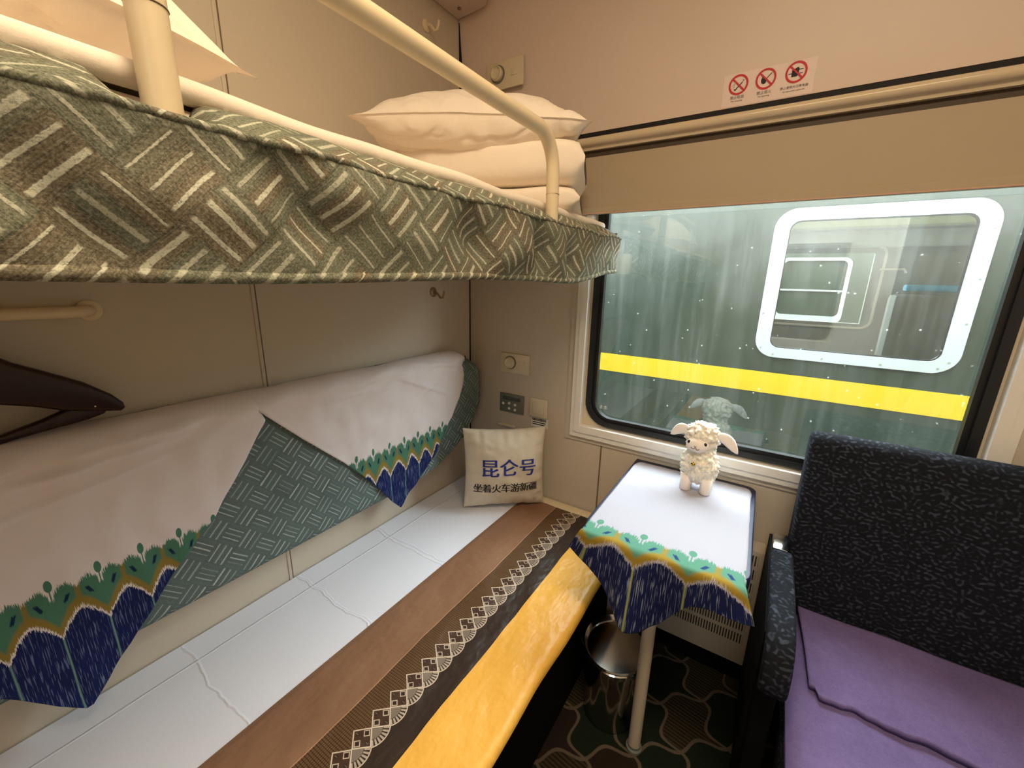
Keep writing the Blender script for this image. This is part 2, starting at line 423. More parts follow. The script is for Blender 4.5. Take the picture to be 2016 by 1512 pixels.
def runner_mat():
    k = Mat('satin_bed_runner', 0.42, spec=0.45); u, v = k.uv()
    n = k.noise(k.vec(u, v), 5.0, 2.0)
    w = (k.noise(k.vec(u * 0.5, v), 5.0, 2.0) - 0.5) * 0.012
    x = u + w
    brown = k.mix(n, lin((126, 92, 69)), lin((152, 114, 88)))
    # check band
    chk = ((x / 0.0052).frac() - 0.5).abs().max(((v / 0.0062).frac() - 0.5).abs())
    band = k.mix(chk.ss(0.30, 0.42), lin((112, 82, 52)), lin((54, 38, 26)))
    dark = lin((50, 37, 29)); cream = lin((214, 196, 176)); yellow = k.mix(n, lin((226, 166, 62)), lin((244, 188, 84)))
    P = 0.05
    s = (v / P).frac() - 0.5                         # along the chain, diamond centre at s = 0
    dx = (x + 0.5885) / 0.0275; d = dx.abs() + s.abs() * 2.0    # diamond metric, 1 on the outline
    outline = (0.065 - (d - 0.97).abs()).ss(-0.03, 0.03)
    inside = d.lt(1.0)
    p = (dx + s * 2.0) * 0.5; q = (dx - s * 2.0) * 0.5     # rotated coordinates, +-0.5
    cp = p.abs() - 0.25; cq = q.abs() - 0.25
    sq = cp.abs().max(cq.abs())
    hs = (0.020 - (sq - 0.145).abs()).ss(-0.02, 0.02) * inside * (p * q).lt(0.0)
    tick = (0.03 - (p.abs() - q.abs()).abs()).ss(-0.01, 0.02) * (0.12 - (p.abs() + q.abs() - 0.55).abs()).gt(0.0) * inside * (p * q).gt(0.0)
    dotc = (0.09 - sq).ss(-0.02, 0.02) * inside
    # fans between neighbouring diamonds on the yellow side
    sf = ((v / P) + 0.5).frac() - 0.5
    fx = (x + 0.5885) / P; rr = (fx * fx + sf * sf).sqrt()
    infan = fx.gt(0.0) * rr.lt(0.80) * d.gt(1.0)
    arc = (0.022 - (rr - 0.77).abs()).ss(-0.012, 0.012) * fx.gt(0.0) * d.gt(1.0)
    n2 = k.nt.nodes.new('ShaderNodeMath'); n2.operation = 'ARCTAN2'
    k.nt.links.new(sf.k, n2.inputs[0]); k.nt.links.new(fx.k, n2.inputs[1]); ang = S(k.nt, n2.outputs[0])
    rays = (((ang * 4.6).frac() - 0.5).abs() - 0.22).ss(-0.06, 0.06) * rr.gt(0.5) * rr.lt(0.74)
    inner = rr.lt(0.48) * ((((ang * 8.0).frac() - 0.5).abs()).gt(0.2) * 0.5 + 0.2)
    c = k.mix((x + 0.660).gt(0.0), brown, band)
    side = (x + 0.5885).gt(0.0)
    c = k.mix(side, c, dark)
    c = k.mix(inside, c, lin((70, 48, 36)))
    c = k.mix(infan * rays * 0.65, c, cream)
    c = k.mix(infan * inner * 0.55, c, cream)
    c = k.mix(outline.max(hs).max(arc).max(tick * 0.7), c, cream)
    c = k.mix(dotc * 0.6, c, lin((24, 16, 14)))
    c = k.mix((x + 0.499).gt(0.0), c, lin((40, 28, 30)))
    c = k.mix((x + 0.4965).gt(0.0), c, yellow)
    c = k.mix((0.0009 - (x + 0.660).abs()).gt(0.0), c, lin((190, 150, 120)))
    k.color(c)
    h = k.noise(k.vec(u, v * 0.8), 9.0, 3.0) * 0.8 + k.noise(k.vec(u * 2.0, v * 1.2), 26.0, 2.0) * 0.15
    k.bump(h + outline * 0.03, 0.85, 0.018); return k.m
m_runner = runner_mat()

def chair_mat(name, base, worm, scale=52.0):
    k = Mat(name, 0.9, spec=0.15); x, y, z = k.obj(); v = k.vec(x, y, z)
    n = k.nt.nodes.new('ShaderNodeTexGabor'); n.gabor_type = '3D'
    n.inputs['Scale'].default_value = scale; n.inputs['Frequency'].default_value = 1.7; n.inputs['Anisotropy'].default_value = 0.0
    k.nt.links.new(v, n.inputs['Vector']); g = S(k.nt, n.outputs['Value'])
    br = k.noise(v, 60.0, 2.0)
    m = (g - 0.50).ss(0.0, 0.2) * (br * 0.9 + 0.35)
    k.color(k.mix(m, base, worm)); k.bump(g, 0.35, 0.0016); return k.m
m_chair = chair_mat('worm_pattern_navy_upholstery', lin((22, 24, 30)), lin((62, 67, 80)))
def seat_mat():
    k = Mat('purple_plush_seat_cover', 0.95, spec=0.1); x, y, z = k.obj(); v = k.vec(x, y, z)
    n = k.noise(v, 9.0, 3.0); f = k.noise(v, 520.0, 3.0, 0.7)
    f2 = k.noise(v, 70.0, 4.0, 0.7)
    c = k.mix(n * 0.6 + f2 * 0.4, lin((84, 70, 108)), lin((140, 124, 178))); c = k.mix((f - 0.45).ss(0.0, 0.3) * 0.35, c, lin((74, 58, 90)))
    k.color(c); k.bump(f + n * 0.6, 0.4, 0.003); return k.m
m_seat = seat_mat()

def carpet_mat():
    k = Mat('lattice_carpet', 0.95, spec=0.05); x, y, z = k.obj()
    a = (x * 0.80 + y * 0.60) / 0.15; b = (y * 0.80 - x * 0.60) / 0.15
    f1 = a + (b * 2 * PI).sin() * 0.16; f2 = b + (a * 2 * PI + 1.2).sin() * 0.10
    l1 = ((f1.frac() - 0.5).abs()); l2 = ((f2.frac() - 0.5).abs())
    line = ((0.5 - l1) .min(0.5 - l2)); ln = (0.045 - line).ss(0.0, 0.02)
    h = k.white(k.vec(f1.floor(), f2.floor(), 3.0))
    hatch = (((a + b) * 9.0).frac() - 0.5).gt(0.0) * h.gt(0.55)
    c = k.mix(h.gt(0.5), lin((30, 36, 26)), lin((44, 35, 29)))
    c = k.mix(hatch * 0.55, c, lin((78, 72, 46)))
    c = k.mix(ln, c, lin((98, 86, 72)))
    f = k.noise(k.vec(x, y, z), 600.0, 2.0); c = k.mix((f - 0.5).abs() * 0.7, c, lin((20, 20, 16)))
    k.color(c); k.bump(f, 0.5, 0.003); return k.m
m_carpet = carpet_mat()

def glass_mat(name, haze=0.10, refl=1.0, dirt=True, top=1.75):
    k = Mat(name); nt = k.nt; nt.nodes.remove(k.b); out = nt.nodes['Material Output']
    x, y, z = k.obj()
    tr = nt.nodes.new('ShaderNodeBsdfTransparent'); tr.inputs[0].default_value = (0.91, 0.94, 0.89, 1)
    gl = nt.nodes.new('ShaderNodeBsdfGlossy'); gl.inputs['Roughness'].default_value = 0.0
    fr = nt.nodes.new('ShaderNodeFresnel'); fr.inputs[0].default_value = 1.5
    geo = nt.nodes.new('ShaderNodeNewGeometry')
    f = S(nt, fr.outputs[0]) * (3.4 * refl) * (1.0 - S(nt, geo.outputs['Backfacing']))   # reflect at the near face only
    mx = nt.nodes.new('ShaderNodeMixShader'); nt.links.new(f.min(1.0).k, mx.inputs[0])
    nt.links.new(tr.outputs[0], mx.inputs[1]); nt.links.new(gl.outputs[0], mx.inputs[2])
    last = mx.outputs[0]
    if haze:
        df = nt.nodes.new('ShaderNodeBsdfTranslucent'); df.inputs[0].default_value = (0.86, 0.87, 0.80, 1)
        h = k.noise(k.vec(x * 26.0, z * 1.6), 1.0, 4.0, 0.65)             # run-down streaks
        h2 = k.noise(k.vec(x, z), 5.0, 3.0)
        h3 = k.noise(k.vec(x * 60.0, z * 2.2), 1.0, 3.0, 0.6)
        a = h.ss(0.40, 0.75) * 0.09 + h3.ss(0.5, 0.75) * 0.05 + h2.ss(0.3, 0.8) * 0.05 + (z - 1.30 + (h2 - 0.5) * 0.3 + (h - 0.5) * 0.2).ss(0.0, 0.35) * 0.34
        vd = k.voro(k.vec(x, z), 36.0); pick = k.noise(k.vec(x, z), 30.0, 1.0)
        drop = (0.13 - vd).ss(0.0, 0.06) * (pick - 0.50).ss(0.0, 0.05) * 0.10
        a = ((a + 0.012) * (haze / 0.10)).max(drop)
        m2 = nt.nodes.new('ShaderNodeMixShader'); nt.links.new(a.k, m2.inputs[0])
        nt.links.new(last, m2.inputs[1]); nt.links.new(df.outputs[0], m2.inputs[2]); last = m2.outputs[0]
    nt.links.new(last, out.inputs[0]); return k.m
m_glass = glass_mat('rain_spotted_window_glass', 0.009)
m_glass2 = glass_mat('coach_window_glass', 0.02, 0.8)

def coach_mat(name, rgb):
    k = Mat(name, 0.5, spec=0.4); x, y, z = k.obj()
    s = k.noise(k.vec(x * 9.0, z * 0.8), 1.0, 5.0, 0.65); n = k.noise(k.vec(x, z), 14.0, 3.0)
    c = k.mix(s, tuple(v * 0.8 for v in lin(rgb)), tuple(v * 1.2 for v in lin(rgb)))
    k.color(k.mix(n.ss(0.55, 0.8) * 0.2, c, lin((70, 76, 68)))); return k.m
m_coach = coach_mat('weathered_green_paint', (25, 36, 24))
m_yellow = simple('yellow_stripe_paint', (160, 136, 0), 0.5)
m_coach_frame = simple('white_coach_window_frame', (140, 143, 141), 0.4)
m_coach_in = simple('grey_coach_interior', (120, 118, 116), 0.6)
m_olive = simple('olive_luggage_rack', (150, 150, 96), 0.6)
m_pipe = simple('pinkish_pipe', (200, 186, 172), 0.5)
m_blue_refl = simple('painted_blue_reflection', (96, 150, 180), 0.8)

def heater_mat():
    k = Mat('slotted_heater_panel', 0.5, spec=0.3); x, y, z = k.obj()
    c = lin((206, 194, 174))
    row = ((z - 0.03) / 0.052).frac(); col = (x / 0.0088).frac()
    slot = (row - 0.10).ss(0.0, 0.03) * (0.86 - row).ss(0.0, 0.03) * (col - 0.28).ss(0.0, 0.1) * (0.80 - col).ss(0.0, 0.1)
    zone = (z - 0.19).gt(0.0) * z.lt(0.545) * x.lt(0.074)
    k.color(k.mix(slot * zone, c, lin((42, 36, 30)))); return k.m
m_heater = heater_mat()

# ------------------------------------------------------------------ room shell
XL, XR, YB, YW, ZC = -1.17, 0.80, -0.75, 1.47, 2.55
struct(G().box(XL - 0.1, XR + 0.1, YB - 0.1, YW + 0.13, -0.08, 0.0).obj('floor', m_carpet, smooth=0))
struct(G().box(XL - 0.1, XR + 0.1, YB - 0.1, YW + 0.13, ZC, ZC + 0.08).obj('ceiling', m_ceil, smooth=0))
wl = struct(G().box(XL - 0.08, XL, YB - 0.1, YW, 0.0, ZC).obj('wall_left', m_wall, smooth=0))
for y in (0.56, -0.36):
    g = G(); g.box(XL - 0.001, XL + 0.003, y - 0.010, y - 0.001, 0.0, ZC, 0.001); g.obj('joint_strip', m_wall, wl)
    G().box(XL - 0.001, XL + 0.0012, y - 0.001, y + 0.003, 0.0, ZC).obj('joint_groove', m_joint, wl)
struct(G().box(XR, XR + 0.08, YB - 0.1, YW, 0.0, ZC).obj('wall_right', m_wall, smooth=0))
g = G(); g.box(XL, 0.0, YB - 0.08, YB, 0.0, ZC); g.box(0.72, XR, YB - 0.08, YB, 0.0, ZC); g.box(0.0, 0.72, YB - 0.08, YB, 2.05, ZC)
struct(g.obj('wall_back', m_wall, smooth=0))
# unseen corridor and open doorway, added to let fill light in from behind
g = G(); g.box(XL, XR + 0.08, -1.60, -1.54, 0.0, ZC); g.box(XL - 0.06, XL, -1.60, YB - 0.08, 0.0, ZC); g.box(XR + 0.08, XR + 0.14, -1.60, YB - 0.08, 0.0, ZC)
g.box(XL, XR + 0.08, -1.60, YB - 0.1, ZC, ZC + 0.06); g.box(XL, XR + 0.08, -1.60, YB - 0.1, -0.06, 0.0)
struct(g.obj('wall_corridor_added', m_wall, smooth=0))
# window wall with its opening
WX0, WX1, WZ0, WZ1 = -0.60, 0.505, 0.83, 1.80
ww = G()
ww.box(XL - 0.08, WX0, YW, YW + 0.12, 0.0, ZC); ww.box(WX1, XR + 0.08, YW, YW + 0.12, 0.0, ZC)
ww.box(WX0, WX1, YW, YW + 0.12, 0.0, WZ0); ww.box(WX0, WX1, YW, YW + 0.12, WZ1, ZC)
ww = struct(ww.obj('wall_window', m_wall, smooth=0))
G().prism([(YW - 0.012, 1.887), (YW - 0.075, 2.48), (YW - 0.075, ZC), (YW, ZC), (YW, 1.887)], YZ, XL + 0.001, XR - 0.001).obj('upper_panel', m_wall_up, ww, smooth=0)
G().box(-0.509, -0.504, YW - 0.003, YW + 0.001, 0.0, 0.76, 0.001).obj('joint_strip', m_joint, ww)
G().box(XL + 0.0005, XL + 0.004, YW - 0.004, YW + 0.0005, 0.0, 1.87).obj('corner_gap', m_dark, ww)
G().box(XL + 0.0005, XL + 0.0025, YW - 0.06, YW - 0.03, 1.92, 2.32).obj('corner_gap', m_dark, ww)
# dark slot and rounded ledge under the upper panel
t1 = struct(G().box(-0.735, XR - 0.001, YW - 0.010, YW - 0.001, 1.862, 1.888).obj('trim_1', m_dark, smooth=0))
prof = [(YW - 0.001, 1.866), (YW - 0.030, 1.866)] + [(YW - 0.030 - 0.016 * math.sin(PI * i / 8), 1.852 + 0.014 * math.cos(PI * i / 8)) for i in range(9)] + [(YW - 0.028, 1.836), (YW - 0.026, 1.828), (YW - 0.001, 1.828)]
t2 = struct(G().prism(prof, YZ, -0.735, XR - 0.002).obj('trim_2', simple('glossy_ledge_paint', (205, 188, 160), 0.16)))
struct(G().box(-0.70, 0.62, YW - 0.012, YW - 0.001, 1.790, 1.832).obj('shade_strip', simple('brown_shade_paint', (70, 56, 44), 0.6), smooth=0))  # brown strip painted in for the shade between ledge and blind
struct(G().box(-0.36, XR - 0.002, YW - 0.03, YW - 0.0005, 0.0, 0.106).obj('baseboard_window', m_black, smooth=0))
# the outer side of this coach, left and right of the compartment
g = G(); g.box(-7.0, XL - 0.081, YW + 0.04, YW + 0.12, -1.2, ZC); g.box(XR + 0.081, 7.0, YW + 0.04, YW + 0.12, -1.2, ZC); g.box(XL - 0.081, XR + 0.081, YW + 0.04, YW + 0.12, -1.2, -0.081)
struct(g.obj('wall_exterior', m_coach, smooth=0))
# window: aluminium frame, rubber gasket, pane
win = thing('window_1', None, None, (-0.05, YW, WZ0)); struct(win)
fr = G()
fr.ring([(-0.665, 0.762), (-0.665, 1.80), (0.57, 1.80), (0.57, 0.762)], [(-0.632, 0.796), (-0.632, 1.80 - 0.03), (0.537, 1.77), (0.537, 0.796)], XZ, YW, YW - 0.006)
fr.obj('outer_flange', m_wall, win, smooth=0)
fr = G()
fr.ring([(-0.640, 0.782), (-0.640, 1.80), (0.545, 1.80), (0.545, 0.782)], [(-0.604, 0.826), (-0.604, 1.77), (0.506, 1.77), (0.506, 0.826)], XZ, YW + 0.01, YW - 0.016)
fr.ring([(-0.622, 0.804), (-0.622, 1.785), (0.525, 1.785), (0.525, 0.804)], [(-0.598, 0.832), (-0.598, 1.765), (0.500, 1.765), (0.500, 0.832)], XZ, YW + 0.01, YW - 0.022)
fr.obj('aluminium_frame', m_alu, win, smooth=0)
G().ring(rrect(-0.600, 0.503, 0.829, 1.79, 0.002), rrect(-0.578, 0.482, 0.846, 1.775, 0.085), XZ, YW + 0.012, YW + 0.03).obj('corner_filler', m_ivory, win)
def gasket(o, i, ro, ri, y0, y1):
    G().ring(rrect(*o, ro), rrect(*i, ri), XZ, y0, y1).obj('rubber_gasket', m_rubber, win)
gasket((-0.588, 0.492, 0.838, 1.785), (-0.566, 0.470, 0.858, 1.765), 0.095, 0.078, YW + 0.004, YW + 0.034)
gasket((-0.570, 0.474, 0.854, 1.769), (-0.552, 0.456, 0.872, 1.751), 0.082, 0.066, YW + 0.014, YW + 0.036)
G().ring(rrect(-0.5695, 0.4735, 0.8545, 1.7685, 0.082), rrect(-0.5675, 0.4715, 0.8565, 1.7665, 0.08), XZ, YW + 0.006, YW + 0.010).obj('bright_bead', m_chrome, win)
G().box(-0.575, 0.479, YW + 0.034, YW + 0.040, 0.85, 1.775).obj('glass_pane', m_glass, win, smooth=0)
g = G(); yy = YW + 0.0335
for cx in (-0.532, -0.514):
    for dz in (0.904, 0.911): g.box(cx - 0.006, cx + 0.005, yy - 0.0006, yy, dz, dz + 0.0025)
    g.box(cx - 0.002, cx + 0.001, yy - 0.0006, yy, 0.902, 0.917)
g.obj('glazing_mark', m_white_pl, win, smooth=0)

# roller blind above the window
rb = thing('roller_blind', 'beige roller blind pulled a little way down over the window top', 'blind', (-0.05, 1.455, 1.62))
G().box(-0.660, 0.60, 1.446, 1.450, 1.640, 1.806).obj('blind_fabric', m_blind, rb, smooth=0)
G().prism([(1.440, 1.622), (1.440, 1.640), (1.446, 1.646), (1.456, 1.646), (1.456, 1.622)], YZ, -0.652, 0.60).obj('bottom_bar', m_blind, rb, smooth=0)
G().box(-0.6535, 0.60, 1.4375, 1.4405, 1.6225, 1.6255).obj('bar_edge', simple('pink_bar_edge', (200, 160, 140), 0.3), rb, smooth=0)

# ------------------------------------------------------------------ ceiling fixtures
oc = thing('overhead_cover', 'rounded cover panel with a screw in the top corner', 'panel', (-1.09, 1.3, 2.325))
poly = [(XL + 0.002, 0.6)] + [(-1.0, 0.6)] + [(-1.0 - 0.05 * (1 - math.cos(a)), 1.345 + 0.05 * math.sin(a)) for a in [PI / 2 * i / 8 for i in range(9)]] + [(XL + 0.002, 1.404)]
G().prism(poly, XY, 2.325, 2.53, 0.006).obj('cover', m_wall_up, oc)
G().ball((-1.115, 1.350, 2.322), (0.007, 0.007, 0.004), sub=2).obj('screw', m_hook, oc)
cl = thing('ceiling_lamp', 'long warm ceiling lamp above the middle of the compartment', 'lamp', (0.10, 0.20, 2.55))
G().box(-0.40, 0.60, -0.02, 0.42, 2.50, 2.548, 0.01).obj('housing', m_white_pl, cl)

# ------------------------------------------------------------------ wall fittings
def hook(y, z, label, mat):
    h = thing('coat_hook', label, 'hook', (XL, y, z))
    G().lathe([(0.0, 0.0), (0.019, 0.0), (0.019, 0.003), (0.013, 0.007), (0.0, 0.008)], (XL, y, z), 24, 'X').obj('rosette', mat, h)
    pts = [(XL + 0.006, y, z)] + [(XL + 0.02 + 0.012 * math.sin(a) * 1.4, y + 0.004 * i / 8, z - 0.014 + 0.016 * math.cos(a)) for i, a in enumerate([PI * k / 8 for k in range(9)])]
    pts = [(XL + 0.006, y, z), (XL + 0.022, y, z - 0.004), (XL + 0.031, y + 0.002, z - 0.014), (XL + 0.036, y + 0.004, z - 0.022), (XL + 0.045, y + 0.006, z - 0.020), (XL + 0.050, y + 0.008, z - 0.006), (XL + 0.052, y + 0.009, z + 0.006)]
    G().tube(pts, [0.005, 0.0045, 0.0045, 0.0045, 0.0045, 0.004, 0.0045], 10).obj('prong', mat, h)
    return h
hook(1.235, 1.338, 'dark bronze coat hook on the wall just below the upper berth', m_hook)
hook(1.235, 2.235, 'cream coat hook high on the wall above the upper berth', m_cream)

def lamp_plate(x0, x1, z0, z1, y, label):
    h = thing('reading_lamp', label, 'lamp', ((x0 + x1) / 2, y, (z0 + z1) / 2))
    G().box(x0, x1, y - 0.008, y, z0, z1, 0.002).obj('wall_plate', m_ivory, h)
    cx, cz = x0 + 0.052, (z0 + z1) / 2 + 0.004
    G().lathe([(0.029, 0), (0.029, -0.004), (0.024, -0.004), (0.024, 0)], (cx, y - 0.0085, cz), 32, 'Y').obj('dark_rim', m_grey_pl, h)
    G().lathe([(0.024, 0), (0.024, -0.014), (0.020, -0.018), (0.015, -0.012), (0.0, -0.010)], (cx, y - 0.008, cz), 32, 'Y').obj('lamp_head', m_ivory, h)
    G().box(x1 - 0.050, x1 - 0.022, y - 0.010, y - 0.0078, cz - 0.014, cz + 0.010, 0.001).obj('push_switch', m_ivory, h)
    return h
lamp_plate(-0.992, -0.846, 0.998, 1.083, YW - 0.0005, 'reading lamp plate with round knob above the control panel in the lower corner')
lamp_plate(-1.043, -0.885, 2.068, 2.158, YW - 0.046, 'reading lamp plate with round knob above the pillow on the upper berth')

cp = thing('control_panel', 'small dark grey control panel with light buttons beside the cushion', 'control panel', (-0.93, YW, 0.86))
G().box(-0.995, -0.868, YW - 0.007, YW - 0.0005, 0.815, 0.902, 0.003).obj('panel_plate', m_grey_pl, cp); pp = bpy.data.objects['panel_plate']
G().box(-0.978, -0.886, YW - 0.009, YW - 0.006, 0.872, 0.888, 0.001).obj('display', simple('dark_display', (78, 82, 78), 0.4), pp)
for i, (x, z) in enumerate(((-0.975, 0.853), (-0.943, 0.858), (-0.912, 0.855), (-0.943, 0.834), (-0.912, 0.832))):
    G().lathe([(0.006, 0), (0.006, -0.002), (0.0, -0.0025)], (x, YW - 0.0068, z), 16, 'Y').obj('button', m_white_pl, pp)
sk = thing('wall_switch', 'ivory wall switch plate with a barcode label beneath it', 'switch', (-0.79, YW, 0.85))
G().box(-0.836, -0.752, YW - 0.009, YW - 0.0005, 0.822, 0.904, 0.003).obj('switch_plate', m_ivory, sk)
G().box(-0.822, -0.766, YW - 0.011, YW - 0.0085, 0.836, 0.890, 0.002).obj('rocker', m_ivory, bpy.data.objects['switch_plate'])
G().box(-0.829, -0.748, YW - 0.002, YW - 0.0005, 0.776, 0.818).obj('paper_label', m_white_pl, sk, smooth=0)
g = G(); x = -0.826; random.seed(3)
while x < -0.755:
    w = random.choice((0.001, 0.002, 0.003)); g.box(x, x + w, YW - 0.0026, YW - 0.0019, 0.804, 0.815); x += w + random.choice((0.001, 0.002))
for z in (0.795, 0.786): g.box(-0.824, -0.760, YW - 0.0026, YW - 0.0019, z, z + 0.004)
g.obj('barcode', m_ink, bpy.data.objects['paper_label'], smooth=0)
G().box(-1.0, -0.91, YW - 0.010, YW - 0.0005, 0.745, 0.757, 0.002).obj('slot_plate', m_ivory, None)
tag(bpy.data.objects['slot_plate'], 'thin ivory plate on the wall just above the cushion', 'plate')

# prohibition sticker on the upper panel
def panel_y(z): return YW - 0.012 - 0.063 * (z - 1.887) / 0.593
sg = thing('warning_sticker', 'long pale sticker with three red prohibition signs on the upper panel', 'sign', (-0.11, 1.455, 1.95))
def PS(d): return lambda x, z: Vector((x, panel_y(z) - d, z))
g = G()
sx0, sx1, sz0, sz1 = -0.228, -0.012, 1.889, 1.968
f = PS(0.0008)
g.bm.faces.new([g.bm.verts.new(f(*p)) for p in ((sx0, sz0), (sx1, sz0), (sx1, sz1), (sx0, sz1))]); g.obj('sticker_sheet', m_sticker, sg, smooth=0)
rings = []; inks = []
f2 = PS(0.0016); f3 = PS(0.0024); f1 = PS(0.0013)
cs = ((-0.190, 1.940), (-0.124, 1.941), (-0.055, 1.9425))
def poly(g, pts, ff): g.bm.faces.new([g.bm.verts.new(ff(*p)) for p in pts])
for cx, cz in cs:
    red = G(); rings.append(red); inks.append(G())
    n = 40; ro, ri = 0.0245, 0.0195
    for i in range(n):
        a, b = 2 * PI * i / n, 2 * PI * (i + 1) / n
        poly(red, [(cx + r * math.cos(t), cz + r * math.sin(t)) for r, t in ((ri, a), (ro, a), (ro, b), (ri, b))], f2)
    c, s = math.cos(-PI / 4), math.sin(-PI / 4)
    poly(red, [(cx + c * l - s * w, cz + s * l + c * w) for l, w in ((-0.021, -0.002), (0.021, -0.002), (0.021, 0.002), (-0.021, 0.002))], f3)
def bar(cx, cz, ang, l, w): 
    c, s = math.cos(ang), math.sin(ang)
    poly(ink[0], [(cx + c * a - s * b, cz + s * a + c * b) for a, b in ((-l, -w), (l, -w), (l, w), (-l, w))], f1)
ink = [inks[0]]; cx, cz = cs[0]
bar(cx + 0.003, cz - 0.0005, PI / 4, 0.014, 0.0006); bar(cx + 0.0008, cz + 0.0012 - 0.006, PI / 4, 0.0125, 0.0006); bar(cx + 0.0115, cz + 0.0095, -PI / 4, 0.0022, 0.0006)
bar(cx - 0.008, cz - 0.011, -PI / 4, 0.0024, 0.0012)
for dx, dz in ((-0.011, -0.004), (-0.0135, 0.000), (-0.010, 0.002)): bar(cx + dx, cz + dz, 1.2, 0.0022, 0.0005)
ink[0] = inks[1]; cx, cz = cs[1]
bar(cx + 0.007, cz + 0.006, PI / 4, 0.008, 0.001)
poly(ink[0], [(cx - 0.004, cz - 0.012), (cx - 0.010, cz - 0.008), (cx - 0.011, cz - 0.001), (cx - 0.008, cz + 0.007), (cx - 0.006, cz + 0.001), (cx - 0.003, cz + 0.004), (cx + 0.002, cz - 0.002), (cx + 0.001, cz - 0.009)], f1)
ink[0] = inks[2]; cx, cz = cs[2]
poly(ink[0], [(cx - 0.010, cz - 0.010), (cx + 0.002, cz - 0.010), (cx + 0.006, cz - 0.006), (cx + 0.006, cz + 0.008), (cx + 0.003, cz + 0.011), (cx - 0.002, cz + 0.009), (cx - 0.010, cz + 0.005)], f1)
bar(cx + 0.010, cz + 0.005, 0, 0.005, 0.0009); bar(cx + 0.010, cz - 0.004, 0, 0.005, 0.0009); bar(cx - 0.013, cz - 0.002, 0, 0.004, 0.0009)
for gi, (cx, cz), zh, en, w in zip(inks, cs, ('\u7981\u6b62\u5438\u70df', '\u7981\u6b62\u70df\u706b', '\u7981\u6b62\u4f7f\u7528\u5927\u529f\u7387\u7535\u5668'), ('No smoking', 'No burning', 'No high-power appliances'), (1, 1, 0.8)):
    add_text(gi, zh, 0.0088 * w, lambda x, y, cx=cx: f1(cx + x, 1.9095 + y))
    add_text(gi, en, 0.0058 * w, lambda x, y, cx=cx: f1(cx + x, 1.9015 + y))
for a, b in zip(rings, inks):
    a.obj('prohibition_ring', m_red, sg, smooth=0); b.obj('pictogram_with_writing', m_ink, sg, smooth=0)

# grab rail on the left wall
gr = thing('grab_rail', 'cream grab rail on the left wall under the upper berth', 'handrail', (XL, 0.0, 1.32))
G().tube([(XL + 0.032, -0.35, 1.318)] + [(XL + 0.032, -0.3 + 0.5 * i / 6, 1.318) for i in range(7)] + [(XL + 0.028, 0.222, 1.318), (XL + 0.016, 0.236, 1.318), (XL + 0.001, 0.239, 1.318)], 0.011, 14).obj('rail', m_cream, gr)
G().lathe([(0.0, 0.001), (0.020, 0.001), (0.020, 0.005), (0.015, 0.008), (0.0, 0.008)], (XL, 0.239, 1.318), 24, 'X').obj('end_flange', m_cream, gr)

# coat hanger hanging at the left edge
ch = thing('coat_hanger', 'dark wooden coat hanger hanging on the left wall above the backrest', 'coat hanger', (-1.12, 0.0, 1.12))
def hp(y, z, d): return Vector((d, y, z))
poly = [(-0.30, 1.30), (0.02, 1.295), (0.080, 1.268), (0.115, 1.238), (0.150, 1.216), (0.196, 1.186), (0.232, 1.153), (0.246, 1.133), (0.248, 1.122), (0.240, 1.116), (0.205, 1.124), (0.165, 1.135), (0.125, 1.154), (0.08, 1.170), (0.02, 1.178), (-0.30, 1.18)]
G().prism(poly, hp, -1.135, -1.105, 0.008).obj('shoulder_arm', m_hanger, ch)
poly2 = [(-0.30, 1.088), (0.06, 1.093), (0.10, 1.100), (0.15, 1.106), (0.19, 1.110), (0.215, 1.116), (0.222, 1.124), (0.214, 1.132), (0.195, 1.138), (0.165, 1.138), (0.13, 1.125), (0.08, 1.112), (-0.30, 1.108)]
G().prism(poly2, hp, -1.130, -1.110, 0.006).obj('trouser_bar', m_hanger, ch)
G().ball((-1.108, 0.203, 1.136), 0.0035, sub=2).obj('pin', m_chrome, ch)

